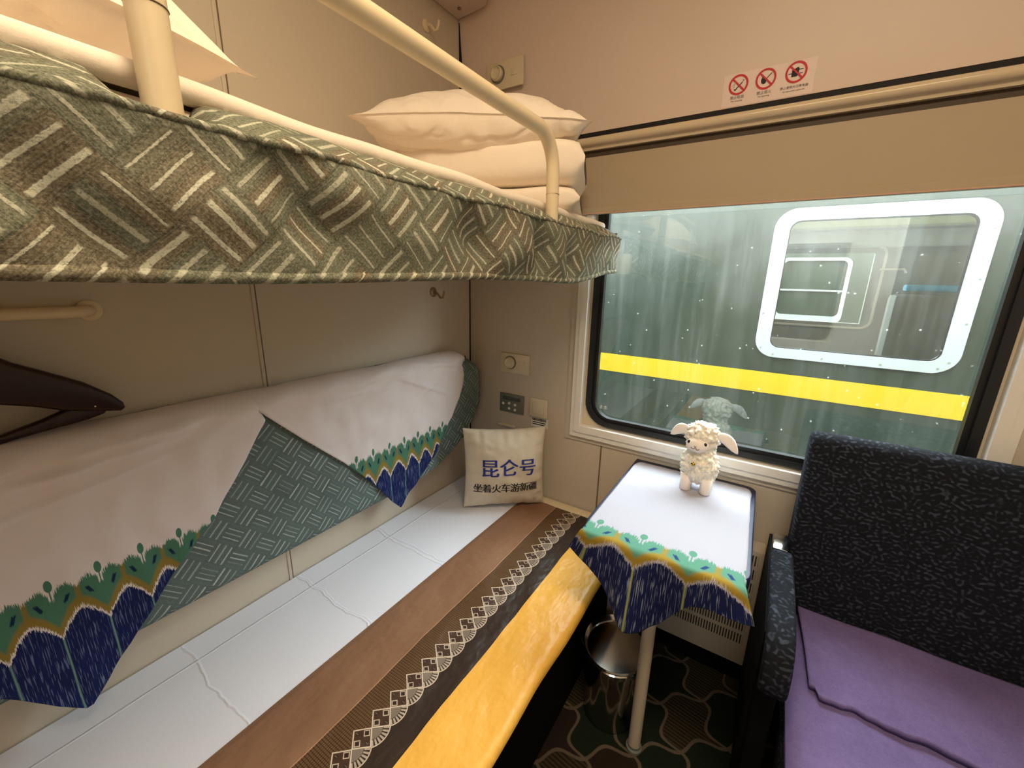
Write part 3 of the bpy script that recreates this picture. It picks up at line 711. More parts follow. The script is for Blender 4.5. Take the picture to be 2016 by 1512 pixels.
# ------------------------------------------------------------------ upper berth
ub = thing('upper_berth', 'upper berth with a grey green woven valance and a cream guard rail', 'bunk bed', (-0.82, 0.45, 1.40))
G().box(XL + 0.004, -0.50, -0.70, 1.40, 1.42, 1.50, 0.01).obj('berth_board', m_cream, ub)
G().box(XL + 0.006, -0.535, -0.69, 1.385, 1.50, 1.562, 0.02, 3).obj('mattress', m_pillow, ub)
def fold(y): return 0.012 * nz(y * 3.1, 2.0) + 0.007 * nz(y * 9.0, 5.0)
VY0, VY1 = -0.70, 1.37
RZ = 1.528
def valance(s, t):
    y = VY0 + (VY1 - VY0) * s
    b = fold(y)
    zb = 1.392 + 0.03 * sst(1.0, 1.37, y) - 0.004 * math.sin(y * 7)
    # t: 0 bottom hem .. 0.72 ridge .. 1 under the sheet roll
    if t < 0.72:
        q = t / 0.72
        z = zb + (RZ + 0.006 * nz(y * 8, 9.0) - zb) * q
        x = -0.478 + b * (1 - q) * 1.2 + 0.010 * math.sin(PI * q) * (0.6 + nz(y * 5, 3.0)) + 0.012 * q
        x += 0.022 * nz(y * 6.0, z * 11.0, 4.0) * math.sin(PI * q) + 0.008 * nz(y * 17.0, z * 16.0, 14.0) * math.sin(PI * q)
        for dy, dz in ((0.30, 1.47), (0.10, 1.44), (0.62, 1.46), (0.86, 1.46), (1.02, 1.44)): x -= 0.028 * math.exp(-((y - dy + (z - dz) * 0.6) / 0.035) ** 2 - ((z - dz) / 0.05) ** 2)
        # puckers at the two posts
        for py in (0.183, 0.955): x -= 0.006 * math.exp(-((y - py) / 0.035) ** 2) * q
    else:
        q = (t - 0.72) / 0.28
        z = RZ + 0.006 * nz(y * 8, 9.0) + (1.566 - RZ) * (1 - (1 - q) ** 1.6)
        x = -0.466 - 0.072 * q + 0.004 * nz(y * 20.0, q * 3.0, 7.0)
        for py in (0.183, 0.955):
            x -= 0.006 * math.exp(-((y - py) / 0.035) ** 2) * (1 - q); z -= 0.045 * math.exp(-((y - py) / 0.034) ** 4) * sst(0.0, 0.45, q)
    return Vector((x, y, z))
def val_uv(co): return (co.y, co.z * 1.0 + (-(co.x + 0.466) * 0.9 if co.z > RZ + 0.004 else 0.0))
val = G().grid(valance, 260, 40).obj('valance', m_weave_lamplit, ub, uv=val_uv, smooth=180, thick=0.004)
def hemline(t): 
    y = VY0 + (VY1 - VY0) * t; p = valance(t, 0.0); return p + Vector((0.002, 0, 0.006))
G().tube([hemline(i / 200) for i in range(201)], 0.0065, 8).obj('hem_roll', m_weave_lamplit, val, uv=lambda c: (c.y, c.z), smooth=180)
G().tube([valance(i / 200, 0.72) + Vector((0.0, 0, 0.001)) for i in range(201)], 0.004, 8).obj('seam_ridge', m_weave_lamplit, val, uv=lambda c: (c.y, c.z + 0.01), smooth=180)
# end return of the valance at the window
G().grid(lambda s, t: Vector((-0.478 - 0.06 * s, 1.37 + 0.012 * math.sin(PI * s), 1.424 + t * 0.125)), 6, 12).obj('valance_end', m_weave_lamplit, val, uv=lambda c: (c.x, c.z), smooth=180, thick=0.004)
# guard rail
def arc(c, r, a0, a1, ux, uz, n=8):
    return [Vector(c) + Vector(ux) * r * math.cos(a0 + (a1 - a0) * i / n) + Vector(uz) * r * math.sin(a0 + (a1 - a0) * i / n) for i in range(n + 1)]
RX, RZT = -0.503, 1.724
pts = [Vector((RX, 0.955, 1.515)), Vector((RX, 0.955, 1.58)), Vector((RX, 0.953, 1.63))] + arc((RX, 0.875, 1.648), 0.076, 0, PI / 2, (0, 1, 0), (0, 0, 1), 10)
pts += [Vector((RX, 0.80 - 0.08 * i, RZT)) for i in range(7)]
pts += arc((RX, 0.253, 1.654), 0.07, PI / 2, PI, (0, 1, 0), (0, 0, 1), 10) + [Vector((RX, 0.183, 1.58)), Vector((RX, 0.183, 1.50))]
gdr = G().tube(pts, 0.0155, 24).obj('guard_rail', m_cream, ub)
for y, z in ((0.955, 1.598), (0.183, 1.622)):
    G().lathe([(0.0158, -0.0008), (0.0164, 0.0), (0.0158, 0.0008)], (RX, y, z), 24).obj('sleeve_joint', m_joint, gdr)
G().box(-0.532, -0.49, 0.125, 0.245, 1.48, 1.53, 0.004).obj('post_bracket', m_black, ub)

sh = []
def roll(t):
    y = -0.70 + 2.09 * t
    return Vector((-0.541 + 0.008 * nz(y * 4, 1.0) + (0.02 * sst(0.2, -0.2, y)), y, 1.574 + 0.004 * nz(y * 7, 2.0)))
us = thing('upper_sheet', 'white sheet on the upper berth with a rolled front edge', 'bed sheet', (-0.85, 0.4, 1.565))
G().tube([roll(i / 160) for i in range(161)], 0.0125, 12).obj('rolled_edge', m_pillow, us, smooth=180)
G().grid(lambda s, t: Vector((XL + 0.008 + (0.62) * s, -0.69 + 2.07 * t, 1.565 + 0.006 * sst(0.7, 1, s) + 0.004 * nz(s * 6, t * 14))), 20, 60).obj('sheet_top', m_pillow, us, smooth=180)

def pillow_obj(name, label, center, half, rot, T, mat, parent=None, cat='pillow', sag=0.0, n=44, flange=0.0, seed=0, crease=0.6, group=None):
    """closed pillow: half=(a,b) half sizes, T half thickness, rot: local->world 3x3"""
    g = G(); bm = g.bm; c = Vector(center); a, b = half
    def edge(u, v):
        e = 1 - 0.07 * (1 - v * v) if abs(u) > 0.999 else 1.0
        return e
    def pos(u, v, s):
        pu = u * (1 - 0.06 * (1 - v * v) * u * u); pv = v * (1 - 0.06 * (1 - u * u) * v * v)
        U, W_ = min(1.0, abs(u) / (1 - flange)), min(1.0, abs(v) / (1 - flange))
        prof = max(0.0, (1 - U ** 2.6)) ** 0.55 * max(0.0, (1 - W_ ** 2.6)) ** 0.55
        h = T * prof * s
        wr = 0.10 * T * nz(u * 2.2 + seed, v * 2.2, s) * prof + 0.05 * T * nz(u * 6 + seed, v * 6, s) * (1 - 0.5 * prof) * min(1, 4 * prof)
        # gathers running in from the edges
        gth = 0.06 * T * math.sin(u * 23 + 3 * nz(u * 3, v, seed)) * (v * v) ** 2 * min(1, 3 * prof) + 0.05 * T * math.sin(v * 19 + 2 * nz(v * 3, u, seed)) * (u * u) ** 2 * min(1, 3 * prof)
        rg = (0.16 - abs(nz(u * 1.7 + v * 2.6 + seed, v * 1.2 - u * 1.3, seed))) ; wr -= crease * T * max(0.0, rg) * 1.6 * min(1, 3 * prof)
        rg = (0.10 - abs(nz(u * 3.7 - v * 2.1 + seed, v * 3.2 + u * 1.3, seed + 7))) ; wr -= crease * T * max(0.0, rg) * 1.4 * min(1, 3 * prof)
        loc = Vector((a * pu, b * pv, h + (wr + gth) * s))
        loc.z += 0.03 * T * nz(u * 3 + seed, v * 3 + 9)
        loc.z -= sag * (u * u + v * v) * 0.5
        return c + rot @ loc
    def q(i): x = -1 + 2 * i / n; return math.sin(x * PI / 2) * 0.75 + x * 0.25
    V = {}
    for s in (1, -1):
        for i in range(n + 1):
            for j in range(n + 1):
                bd = i in (0, n) or j in (0, n)
                key = (i, j, 0 if bd else s)
                if key not in V: V[key] = bm.verts.new(pos(q(i), q(j), s))
    for s in (1, -1):
        for i in range(n):
            for j in range(n):
                ks = []
                for ii, jj in ((i, j), (i + 1, j), (i + 1, j + 1), (i, j + 1)):
                    bd = ii in (0, n) or jj in (0, n); ks.append(V[(ii, jj, 0 if bd else s)])
                bm.faces.new(ks if s > 0 else ks[::-1])
    o = g.obj(name, mat, parent, smooth=180)
    if label: tag(o, label, cat, group)
    return o, pos
def rotz(a): return Matrix.Rotation(a, 3, 'Z')

# folded quilt and pillow at the window end of the upper berth
ang = math.radians(22)
fq = thing('folded_quilt', 'white quilt folded in layers under the pillow on the upper berth', 'quilt', (-0.80, 1.15, 1.57))
R3 = rotz(ang); cq = Vector((-0.80, 1.145, 0))
def layer(z0, z1, hx, hy, k):
    g = G(); bm = g.bm; n = 40
    zc, hz = (z0 + z1) / 2, (z1 - z0) / 2
    def f(u, v):
        # superellipse cross-section swept across: u around, v along
        a = 2 * PI * u; ce, se = math.cos(a), math.sin(a)
        y = hy * math.copysign(abs(ce) ** 0.35, ce); z = hz * math.copysign(abs(se) ** 0.6, se)
        x = (2 * v - 1) * hx
        e = max(0.0, 1 - abs(2 * v - 1) ** 10) ** 0.3
        z *= 0.25 + 0.75 * e
        p = R3 @ Vector((x, y * (0.96 + 0.04 * e), 0)) + cq; p.z = zc + z + 0.006 * nz(x * 8 + k, y * 8, u * 2)
        p.x += 0.006 * nz(x * 7, z * 20, k); p.y += 0.008 * nz(x * 6, z * 18, k + 4)
        return p
    g.grid(f, 48, 30); bmesh.ops.remove_doubles(bm, verts=bm.verts, dist=1e-5)
    return g.obj('quilt_layer', m_pillow, fq, smooth=180)
layer(1.575, 1.650, 0.265, 0.165, 1.0)
layer(1.648, 1.768, 0.27, 0.170, 5.0)
ang2 = math.radians(33)
RP = Matrix.Rotation(ang2, 3, 'Z') @ Matrix.Rotation(math.radians(-6), 3, 'X')
pillow_obj('pillow', 'white pillow lying on the folded quilt beside the window wall', (-0.830, 1.075, 1.806), (0.315, 0.18), RP, 0.088, m_pillow, sag=0.035, seed=3, n=80, flange=0.03, crease=0.32)
# big pillow at the near end
RP2 = Matrix.Rotation(math.radians(6), 3, 'Z') @ Matrix.Rotation(math.radians(7), 3, 'Y')
pillow_obj('pillow', 'white pillow slumped behind the near post of the upper berth', (-0.835, -0.05, 1.725), (0.27, 0.36), RP2, 0.12, m_pillow, sag=0.05, seed=11, n=80, flange=0.03, crease=0.45)

# ------------------------------------------------------------------ lower berth
lb = thing('lower_berth', 'lower berth along the left wall with a dark base and a pale end board', 'bed', (-0.77, 0.4, 0.0))
G().box(XL + 0.003, -0.40, -0.70, 1.40, 0.0, 0.36, 0.01).obj('bed_base', m_black, lb)
G().box(XL + 0.004, -0.385, -0.70, 1.405, 0.36, 0.452, 0.02, 3).obj('mattress', m_black, lb)
G().box(XL + 0.003, -0.37, 1.412, 1.462, 0.0, 0.462, 0.008, 3).obj('end_board', m_cream, lb)
bs = G()
bs.grid(lambda s, t: Vector((-1.166 + 0.778 * s, -0.68 + 2.088 * t, 0.4575 + 0.0015 * nz(s * 5, t * 9) - (0.012 * sst(0.97, 1.0, s)))), 60, 120)
tag(bs.obj('bed_sheet', m_sheet, uv=lambda c: (c.x, c.y), smooth=180), 'pressed white sheet with fold creases covering the lower berth', 'bed sheet')
def runner(s, t):
    L = s * 0.486; y = -0.66 + 2.065 * t
    yy = y
    if L < 0.452: x, z = -0.815 + L, 0.4635
    else:
        q = (L - 0.452) / 0.02
        if q < PI / 2: x, z = -0.363 + 0.02 * math.sin(q), 0.4435 + 0.02 * math.cos(q)
        else: x, z = -0.343, 0.4435 - (q - PI / 2) * 0.02
    amp = sst(0.0, 0.06, L)
    z += amp * (0.0035 * nz(x * 9, y * 4, 1.0) + 0.0025 * nz(x * 18 + y * 6, y * 9, 6.0) + 0.002)
    x += 0.004 * nz(y * 5, 8.0) * amp
    if L < 0.01: z -= 0.003
    return Vector((x, y, z))
rn = G(); rn.grid(runner, 80, 200)
tag(rn.obj('bed_runner', m_runner, uv=lambda c: (c.x, c.y), smooth=180), 'satin bed runner in brown and yellow with an embroidered diamond band', 'bed runner')

# backrest of the lower berth, flat against the wall
br = thing('back_cushion', 'long teal basket weave back cushion on the left wall, behind the white cloths', 'back cushion', (-1.12, 0.4, 0.6))
topz = [(-0.70, 1.09), (1.25, 1.09), (1.32, 1.082), (1.37, 1.066), (1.41, 1.044), (1.44, 1.010), (1.455, 0.975), (1.46, 0.94)]
botz = [(-0.70, 0.598), (0.95, 0.592), (1.06, 0.597), (1.15, 0.612), (1.23, 0.640), (1.30, 0.676), (1.37, 0.735), (1.42, 0.80), (1.45, 0.87), (1.46, 0.92)]
def bsurf(y, z, thick=0.085, edge=0.045):
    zt, zb = interp(topz, y), interp(botz, y)
    d = max(0.0, min(zt - z, z - zb, (1.462 - y)))
    e = min(1.0, d / edge)
    return XL + 0.004 + thick * math.sqrt(max(0.0, 1 - (1 - e) ** 2)) + 0.004 * nz(y * 3, z * 4)
def bgrid(s, t):
    y = -0.70 + 2.16 * (1 - (1 - s) ** 1.7)
    zt, zb = interp(topz, y), interp(botz, y)
    q = 0.5 - 0.5 * math.cos(PI * t); q = 0.55 * q + 0.45 * t
    z = zb + (zt - zb) * q
    return Vector((bsurf(y, z), y, z))
g = G(); g.grid(bgrid, 150, 44); g.obj('cushion', m_weave, br, uv=lambda c: (c.y, c.z + c.x * 0.3), smooth=180)
G().box(XL + 0.0005, XL + 0.006, -0.70, 1.43, 0.66, 1.05).obj('backing_board', m_dark, br, smooth=0)

def drape(name, label, zs, left, rightb, seed, folds=()):
    z0, z1 = zs
    def f(s, t):
        z = z1 - (z1 - z0) * t
        L, Rr = interp(left, z), interp(rightb, z)
        y = L + (Rr - L) * s
        zz = min(z, 1.106)
        zt = 1.092
        if z > zt - 0.03:          # roll over the top edge
            q = (z - (zt - 0.03)) / 0.03
            x = XL + 0.004 + 0.089 * max(0.12, math.cos(min(1.0, q / 1.55) * PI / 2)) + 0.004
            z = zt - 0.03 + 0.034 * math.sin(min(1.0, q / 1.2) * PI / 2)
        else: x = XL + 0.096
        d = min(1.0, (zt - z) / 0.1)
        wr = 0.0025 * math.sin(y * 60 + 4 * nz(y * 5, z * 5, seed)) * max(0.0, nz(y * 6, z * 3, seed + 2) + 0.2) * (1.2 - 0.6 * d)
        wr += 0.004 * nz(y * 7, z * 16, seed + 5) + 0.018 * nz(y * 4 + z * 9, z * 28 - y * 9, seed + 8) * (1.0 - 0.85 * d) + 0.007 * nz(y * 16 + z * 7, z * 9 - y * 12, seed + 3)
        for za, sl, y0, y1 in folds:
            dd = (z - za - sl * y) / 0.007; wr += 0.006 * math.exp(-dd * dd) * sst(y0, y0 + 0.1, y) * sst(y1, y1 - 0.12, y)
        x += 0.002 + max(-0.003, wr) + 0.012 * sst(0.60, 0.52, z) * nz(y * 9, seed)
        if y > 1.24: x -= 0.02 * sst(1.27, 1.36, y)
        return Vector((x, y, z))
    g = G(); g.grid(f, 90, 130)
    return tag(g.obj(name, m_ikat, uv=lambda c: (c.y, c.z), smooth=180, thick=0.0015), label, 'chair cover cloth')
drape('antimacassar', 'white cloth with blue ikat point on the backrest beside the window corner', (0.562, 1.118),
      [(0.562, 0.925), (0.60, 0.892), (0.707, 0.815), (0.821, 0.716), (0.94, 0.595), (1.04, 0.500), (1.075, 0.470), (1.12, 0.460)],
      [(0.562, 0.930), (0.60, 0.975), (0.646, 1.034), (0.694, 1.105), (0.76, 1.168), (0.818, 1.205), (0.90, 1.268), (0.988, 1.325), (1.054, 1.335), (1.085, 1.305), (1.12, 1.285)], 1.0, ((1.30, -0.20, 0.95, 1.32), (1.05, -0.02, 0.52, 0.95), (0.66, 0.42, 0.75, 1.05), (1.48, -0.45, 0.9, 1.25), (0.35, 0.58, 0.95, 1.2)))
drape('antimacassar', 'white cloth with blue ikat point on the backrest, nearest the coat hanger', (0.522, 1.118),
      [(0.522, 0.078), (0.56, 0.045), (0.649, -0.016), (0.80, -0.13), (0.95, -0.28), (1.09, -0.41), (1.12, -0.42)],
      [(0.522, 0.088), (0.56, 0.118), (0.633, 0.176), (0.734, 0.260), (0.823, 0.352), (0.945, 0.440), (1.03, 0.497), (1.09, 0.478), (1.12, 0.465)], 21.0, ((1.050, 0.055, -0.6, 0.42), (1.018, 0.085, -0.6, 0.36), (0.965, 0.16, -0.1, 0.40), (1.036, -0.05, -0.3, 0.2)))

# embroidered cushion in the corner
e1 = Vector((0.763, 0.646, 0.0)); en = Vector((0.646, -0.763, 0.0)); ez = Vector((0, 0, 1))
tilt = math.radians(4)
ez2 = (ez * math.cos(tilt) - en * math.sin(tilt)); en2 = (en * math.cos(tilt) + ez * math.sin(tilt))
RC = Matrix((e1, ez2, en2)).transposed()
tc = thing('throw_cushion', 'off-white cushion with blue and black Chinese writing in the window corner', 'cushion', (-0.85, 1.30, 0.465))
CC = Vector((-0.857, 1.303, 0.637))
oc_, cpos = pillow_obj('cushion_body', None, CC, (0.172, 0.172), RC, 0.062, m_cushion, parent=tc, n=60, seed=30, crease=0.10)
def cmap(u0, v0, off=0.0022):
    def f(x, y):
        u, v = (x + u0) / 0.172, (y + v0) / 0.172
        return cpos(max(-1, min(1, u)), max(-1, min(1, v)), 1) + en2 * off
    return f
g = G(); add_text(g, '\u6606\u4ed1\u53f7', 0.078, cmap(0.012, 0.012), 0.012)
for dx in (0.002, -0.002): add_text(g, '\u6606\u4ed1\u53f7', 0.078, cmap(0.012 + dx, 0.012, 0.0021), 0.012)
g.obj('blue_lettering', m_blue_ink, tc, smooth=0)
g = G()
for i, chx in enumerate('\u5750\u7740\u706b\u8f66\u6e38\u65b0\u7586'):
    for dx in (0.0009, -0.0009): add_text(g, chx, 0.042, cmap(-0.116 + 0.0385 * i + dx, -0.072), 0.01)
g.obj('black_lettering', m_ink, tc, smooth=0)

# ------------------------------------------------------------------ table with cloth
tb = thing('window_table', 'small fixed table under the window with a navy edge and one pale leg', 'table', (-0.16, 1.2, 0.0))
tp = [(-0.362, 1.466), (-0.362, 0.99)] + [(-0.302 - 0.06 * math.cos(a), 0.985 - 0.06 * math.sin(a)) for a in [PI / 2 * i / 6 for i in range(7)]]
tp += [(-0.016 + 0.06 * math.sin(a), 0.985 - 0.06 * math.cos(a)) for a in [PI / 2 * i / 6 for i in range(7)]] + [(0.033, 1.42)] + [(0.003 + 0.03 * math.cos(a), 1.436 + 0.03 * math.sin(a)) for a in [PI / 2 * i / 5 for i in range(6)]]
G().prism(tp, XY, 0.712, 0.747, 0.004).obj('table_top', m_navy_edge, tb)
G().lathe([(0.018, 0.006), (0.018, 0.712)], (-0.166, 1.01, 0), 28).obj('leg', m_leg, tb)
G().lathe([(0.0, 0.0), (0.024, 0.0), (0.024, 0.008), (0.0195, 0.012), (0.0195, 0.02)], (-0.166, 1.01, 0.0005), 28).obj('leg_foot', m_grey_pl, tb)
hang = [(-0.352, 0.070), (-0.31, 0.10), (-0.25, 0.165), (-0.205, 0.205), (-0.165, 0.215), (-0.13, 0.195), (-0.095, 0.135), (-0.07, 0.100), (-0.03, 0.085), (0.036, 0.070)]
TY, TZ = 0.924, 0.7495
def cloth(s, t):
    X0 = -0.352 + 0.388 * s
    H = interp(hang, X0)
    # t < .6: top; else hanging
    if t < 0.6:
        q = t / 0.6; y = 1.436 - (1.436 - TY) * q
        cor = 0.0
        x = X0
        z = TZ + 0.0012 * max(0, nz(x * 12, y * 14, 3.0)) + 0.0018 * max(0, math.sin(y * 46 + x * 14 + 3 * nz(x * 4, y * 6))) * sst(1.15, 1.3, y) * 0.6
        # rounded back corners: cloth drawn in
        if y > 1.39:
            k = (y - 1.39) / 0.046; k = 1 - math.sqrt(max(0.0, 1 - k * k)); x = -0.158 + (x + 0.158) * (1 - 0.10 * k)
        if x > 0.028: z -= (x - 0.028) * 0.6
        x -= 0.013 * sst(0.95, 1.43, y) * sst(-0.16, 0.036, X0)
        return Vector((x, y, z))
    d = H * (t - 0.6) / 0.4
    r = 0.014
    if d < r * PI / 2: y = TY - r * math.sin(d / r); z = TZ - r * (1 - math.cos(d / r))
    else: y = TY - r; z = TZ - r - (d - r * PI / 2)
    k = d / 0.22
    y += -0.030 * k * (0.7 + math.sin(X0 * 26 + 1.0)) - 0.012 * k * math.sin(X0 * 55)
    x = X0 + (-0.045 * sst(-0.28, -0.36, X0) + 0.04 * sst(-0.04, 0.04, X0)) * min(1.0, d / 0.1)
    return Vector((x, y, z))
g = G(); NU, NV = 90, 150
g.grid(cloth, NU, NV)
o = g.obj('tablecloth', m_ikat_table, smooth=180)
l = o.data.uv_layers.new(name='UVMap')
def cuv(i):
    a, b = divmod(i, NV + 1); s, t = a / NU, b / NV; X0 = -0.352 + 0.388 * s
    if t < 0.6: return (X0, (1.436 - (1.436 - TY) * t / 0.6) - 0.936)
    return (X0, TY - 0.936 - interp(hang, X0) * (t - 0.6) / 0.4)
for lp in o.data.loops: l.data[lp.index].uv = cuv(lp.vertex_index)
s_ = o.modifiers.new('thickness', 'SOLIDIFY'); s_.thickness = 0.0012; s_.offset = 0
tag(o, 'white tablecloth with a teal and navy ikat hem hanging over the table front', 'tablecloth')

# ------------------------------------------------------------------ plush sheep
def wool_mat():
    k = Mat('curly_cream_wool', 0.95, spec=0.1); x, y, z = k.obj(); v = k.vec(x, y, z)
    n = k.voro(v, 130.0); c = k.mix(n.ss(0.1, 0.7), lin((253, 251, 245)), lin((240, 231, 212))); k.color(c)
    k.bump(k.noise(v, 260.0, 3.0) + (1.0 - n) * 0.6, 0.5, 0.003)
    k.b.inputs['Subsurface Weight'].default_value = 0.15; k.b.inputs['Subsurface Radius'].default_value = (0.02, 0.015, 0.01); return k.m
m_wool = wool_mat()
m_plush = cotton('cream_plush', (248, 238, 228), 20.0, 0.1)
m_ear = cotton('white_plush', (248, 240, 236), 20.0, 0.1)
SX, SY, SZ = -0.133, 1.335, 0.7512
sp = thing('plush_sheep', 'small cream plush sheep with drooping ears standing on the tablecloth', 'soft toy', (SX, SY, SZ))
prof = [(0.0, 0.022), (0.030, 0.026), (0.052, 0.046), (0.060, 0.078), (0.060, 0.098), (0.052, 0.120), (0.0435, 0.134), (0.046, 0.150), (0.0535, 0.170), (0.0545, 0.190), (0.047, 0.210), (0.030, 0.224), (0.0, 0.230)]
P2 = []
for (r0, z0), (r1, z1) in zip(prof, prof[1:]):
    for i in range(5): P2.append((r0 + (r1 - r0) * i / 5, z0 + (z1 - z0) * i / 5))
P2.append(prof[-1])
def cellb(p, sc):
    d, _ = mnoise.voronoi(p * sc); return d[0]
g = G(); bm = g.bm; rings = []; NA = 110
for r, z in P2:
    ring = []
    for k in range(NA):
        a = 2 * PI * k / NA; p = Vector((r * math.cos(a), r * 0.92 * math.sin(a), z))
        w = min(1.0, r / 0.02)
        # smooth muzzle in front of the head
        fx = math.exp(-((p.x + 0.010) / 0.026) ** 2) * math.exp(-((z - 0.166) / 0.020) ** 2) * (1.0 if p.y < 0 else 0.0)
        b = (0.004 - 0.30 * cellb(p, 85.0) * 0.06) * w * (1 - fx)
        nrm = Vector((math.cos(a), math.sin(a), (z - 0.12) * 2)).normalized()
        q = p + nrm * b
        if z > 0.14: q.x -= 0.003
        ring.append(bm.verts.new(q + Vector((SX, SY, SZ))))
    rings.append(ring)
for a, b in zip(rings, rings[1:]):
    for k in range(NA): bm.faces.new((a[k], a[(k + 1) % NA], b[(k + 1) % NA], b[k]))
bmesh.ops.remove_doubles(bm, verts=bm.verts, dist=1e-6)
g.obj('woolly_body', m_wool, sp, smooth=180)
HX, HY, HZ = SX - 0.010, SY - 0.047, SZ + 0.163
G().ball((HX, HY + 0.010, HZ), (0.033, 0.022, 0.0235), sub=4).obj('face', m_plush, sp, smooth=180); face = bpy.data.objects['face']
for dx in (-0.0235, 0.0225):
    G().ball((HX + dx, HY - 0.004 + abs(dx) * 0.12, HZ + 0.009), (0.0048, 0.0042, 0.0058), sub=3).obj('eye', m_eye, face, smooth=180)
def fy(dx, dz): return HY + 0.010 - 0.0222 * math.sqrt(max(0.0, 1 - (dx / 0.033) ** 2 - (dz / 0.0235) ** 2)) - 0.0006
thread = simple('brown_thread', (120, 84, 60), 0.7)
g = G()
g.tube([(HX + a - 0.003, fy(a - 0.003, b), HZ + b) for a, b in ((-0.012, -0.003), (-0.009, -0.008), (-0.005, -0.008), (-0.002, -0.004), (0.0, -0.001), (0.002, -0.004), (0.005, -0.009), (0.009, -0.009), (0.012, -0.005))], 0.0009, 6)
g.tube([(HX + a - 0.003, fy(a - 0.003, b), HZ + b) for a, b in ((-0.003, 0.003), (0.0, -0.001), (0.003, 0.003))], 0.0009, 6)
g.obj('stitched_mouth', thread, face)
def ear(root, tip, side):
    root, tip = Vector(root), Vector(tip); g = G(); ax = tip - root; L = ax.length; ax.normalize()
    nrm = ax.cross(Vector((0, -1, 0.25))).normalized(); bn = ax.cross(nrm)
    ws = [(0, .010), (.12, .013), (.35, .0165), (.6, .0160), (.82, .011), (.95, .005), (1, .001)]
    rings = []
    for i in range(17):
        t = i / 16; w = interp(ws, t); c = root + ax * L * t + Vector((0, 0, 0.010 * math.sin(PI * t)))
        rings.append([g.bm.verts.new(c + nrm * w * math.cos(2 * PI * k / 16) + bn * w * 0.32 * math.sin(2 * PI * k / 16)) for k in range(16)])
    for a, b in zip(rings, rings[1:]):
        for k in range(16): g.bm.faces.new((a[k], a[(k + 1) % 16], b[(k + 1) % 16], b[k]))
    g.bm.faces.new(rings[0][::-1]); g.bm.faces.new(rings[-1])
    g.obj('ear', m_ear, sp, smooth=180)
ear((SX - 0.040, SY - 0.01, SZ + 0.201), (SX - 0.098, SY - 0.002, SZ + 0.168), -1)
ear((SX + 0.040, SY - 0.012, SZ + 0.200), (SX + 0.100, SY - 0.024, SZ + 0.156), 1)
for dx in (-0.031, 0.028):
    G().lathe([(0.0, 0.0), (0.013, 0.0), (0.0165, 0.004), (0.0165, 0.03), (0.018, 0.055)], (SX + dx, SY - 0.022, SZ), 24).obj('leg', m_plush, sp, smooth=180)
    G().lathe([(0.0, 0.0), (0.013, 0.0), (0.0165, 0.004), (0.0165, 0.03), (0.018, 0.055)], (SX + dx, SY + 0.024, SZ), 24).obj('leg', m_plush, sp, smooth=180)
G().ball((SX - 0.012, SY - 0.062, SZ + 0.108), 0.0068, sub=3).obj('bell', m_brass, sp, smooth=180)

# ------------------------------------------------------------------ armchair
ac = thing('armchair', 'dark navy patterned armchair under the window, right of the table', 'armchair', (0.42, 1.1, 0.0))
# backrest: side profile in YZ, rounded
bp = [(1.300, 0.44), (1.290, 0.50), (1.300, 0.62), (1.318, 0.80), (1.336, 0.955), (1.345, 0.982), (1.362, 0.997), (1.385, 1.000), (1.405, 0.992), (1.416, 0.970), (1.412, 0.80), (1.40, 0.60), (1.39, 0.44)]
g = G(); g.prism(bp, YZ, 0.134, 0.735, 0.016); g.obj('backrest', m_chair, ac, smooth=45)
G().box(0.150, 0.72, 0.72, 1.33, 0.32, 0.445, 0.03, 3).obj('seat_base', m_chair, ac)
def pad(x0, x1, y0, y1, z0, z1, seed):
    def f(u, v):
        a = 2 * PI * u; ce, se = math.cos(a), math.sin(a)
        y = (y0 + y1) / 2 + (y1 - y0) / 2 * math.copysign(abs(ce) ** 0.22, ce)
        z = (z0 + z1) / 2 + (z1 - z0) / 2 * math.copysign(abs(se) ** 0.55, se)
        e = max(0.0, 1 - abs(2 * v - 1) ** 14) ** 0.35
        x = x0 + (x1 - x0) * v
        zc = (z0 + z1) / 2; z = zc + (z - zc) * (0.3 + 0.7 * e)
        return Vector((x, y + 0.006 * nz(x * 9, seed), z + 0.005 * nz(x * 9, y * 9, seed)))
    g = G(); g.grid(f, 72, 40); bmesh.ops.remove_doubles(g.bm, verts=g.bm.verts, dist=1e-6); return g
pad(0.155, 0.735, 0.70, 1.30, 0.425, 0.478, 3.0).obj('seat_cushion', m_seat, ac, smooth=180)
def cover(s, t):
    x = 0.198 + 0.53 * s
    yf = 1.000 - 0.012 * s + 0.014 * nz(x * 11, 2.0) + 0.006 * nz(x * 34, 5.0)
    y = yf + (1.285 - yf) * t
    if s < 0.03: y = y + 0.02 * (1 - t)
    z = 0.4925 + 0.004 * nz(x * 7, y * 8, 1.0) + 0.006 * math.sin(PI * t) - 0.004 * (1 - t) ** 3
    return Vector((x - 0.016 * t * (1 - s), y, z))
g = G(); g.grid(cover, 90, 50)
tag(g.obj('seat_cover', m_seat, None, smooth=180, thick=0.013), 'purple plush cover lying on the armchair seat with a loose front edge', 'seat cover')
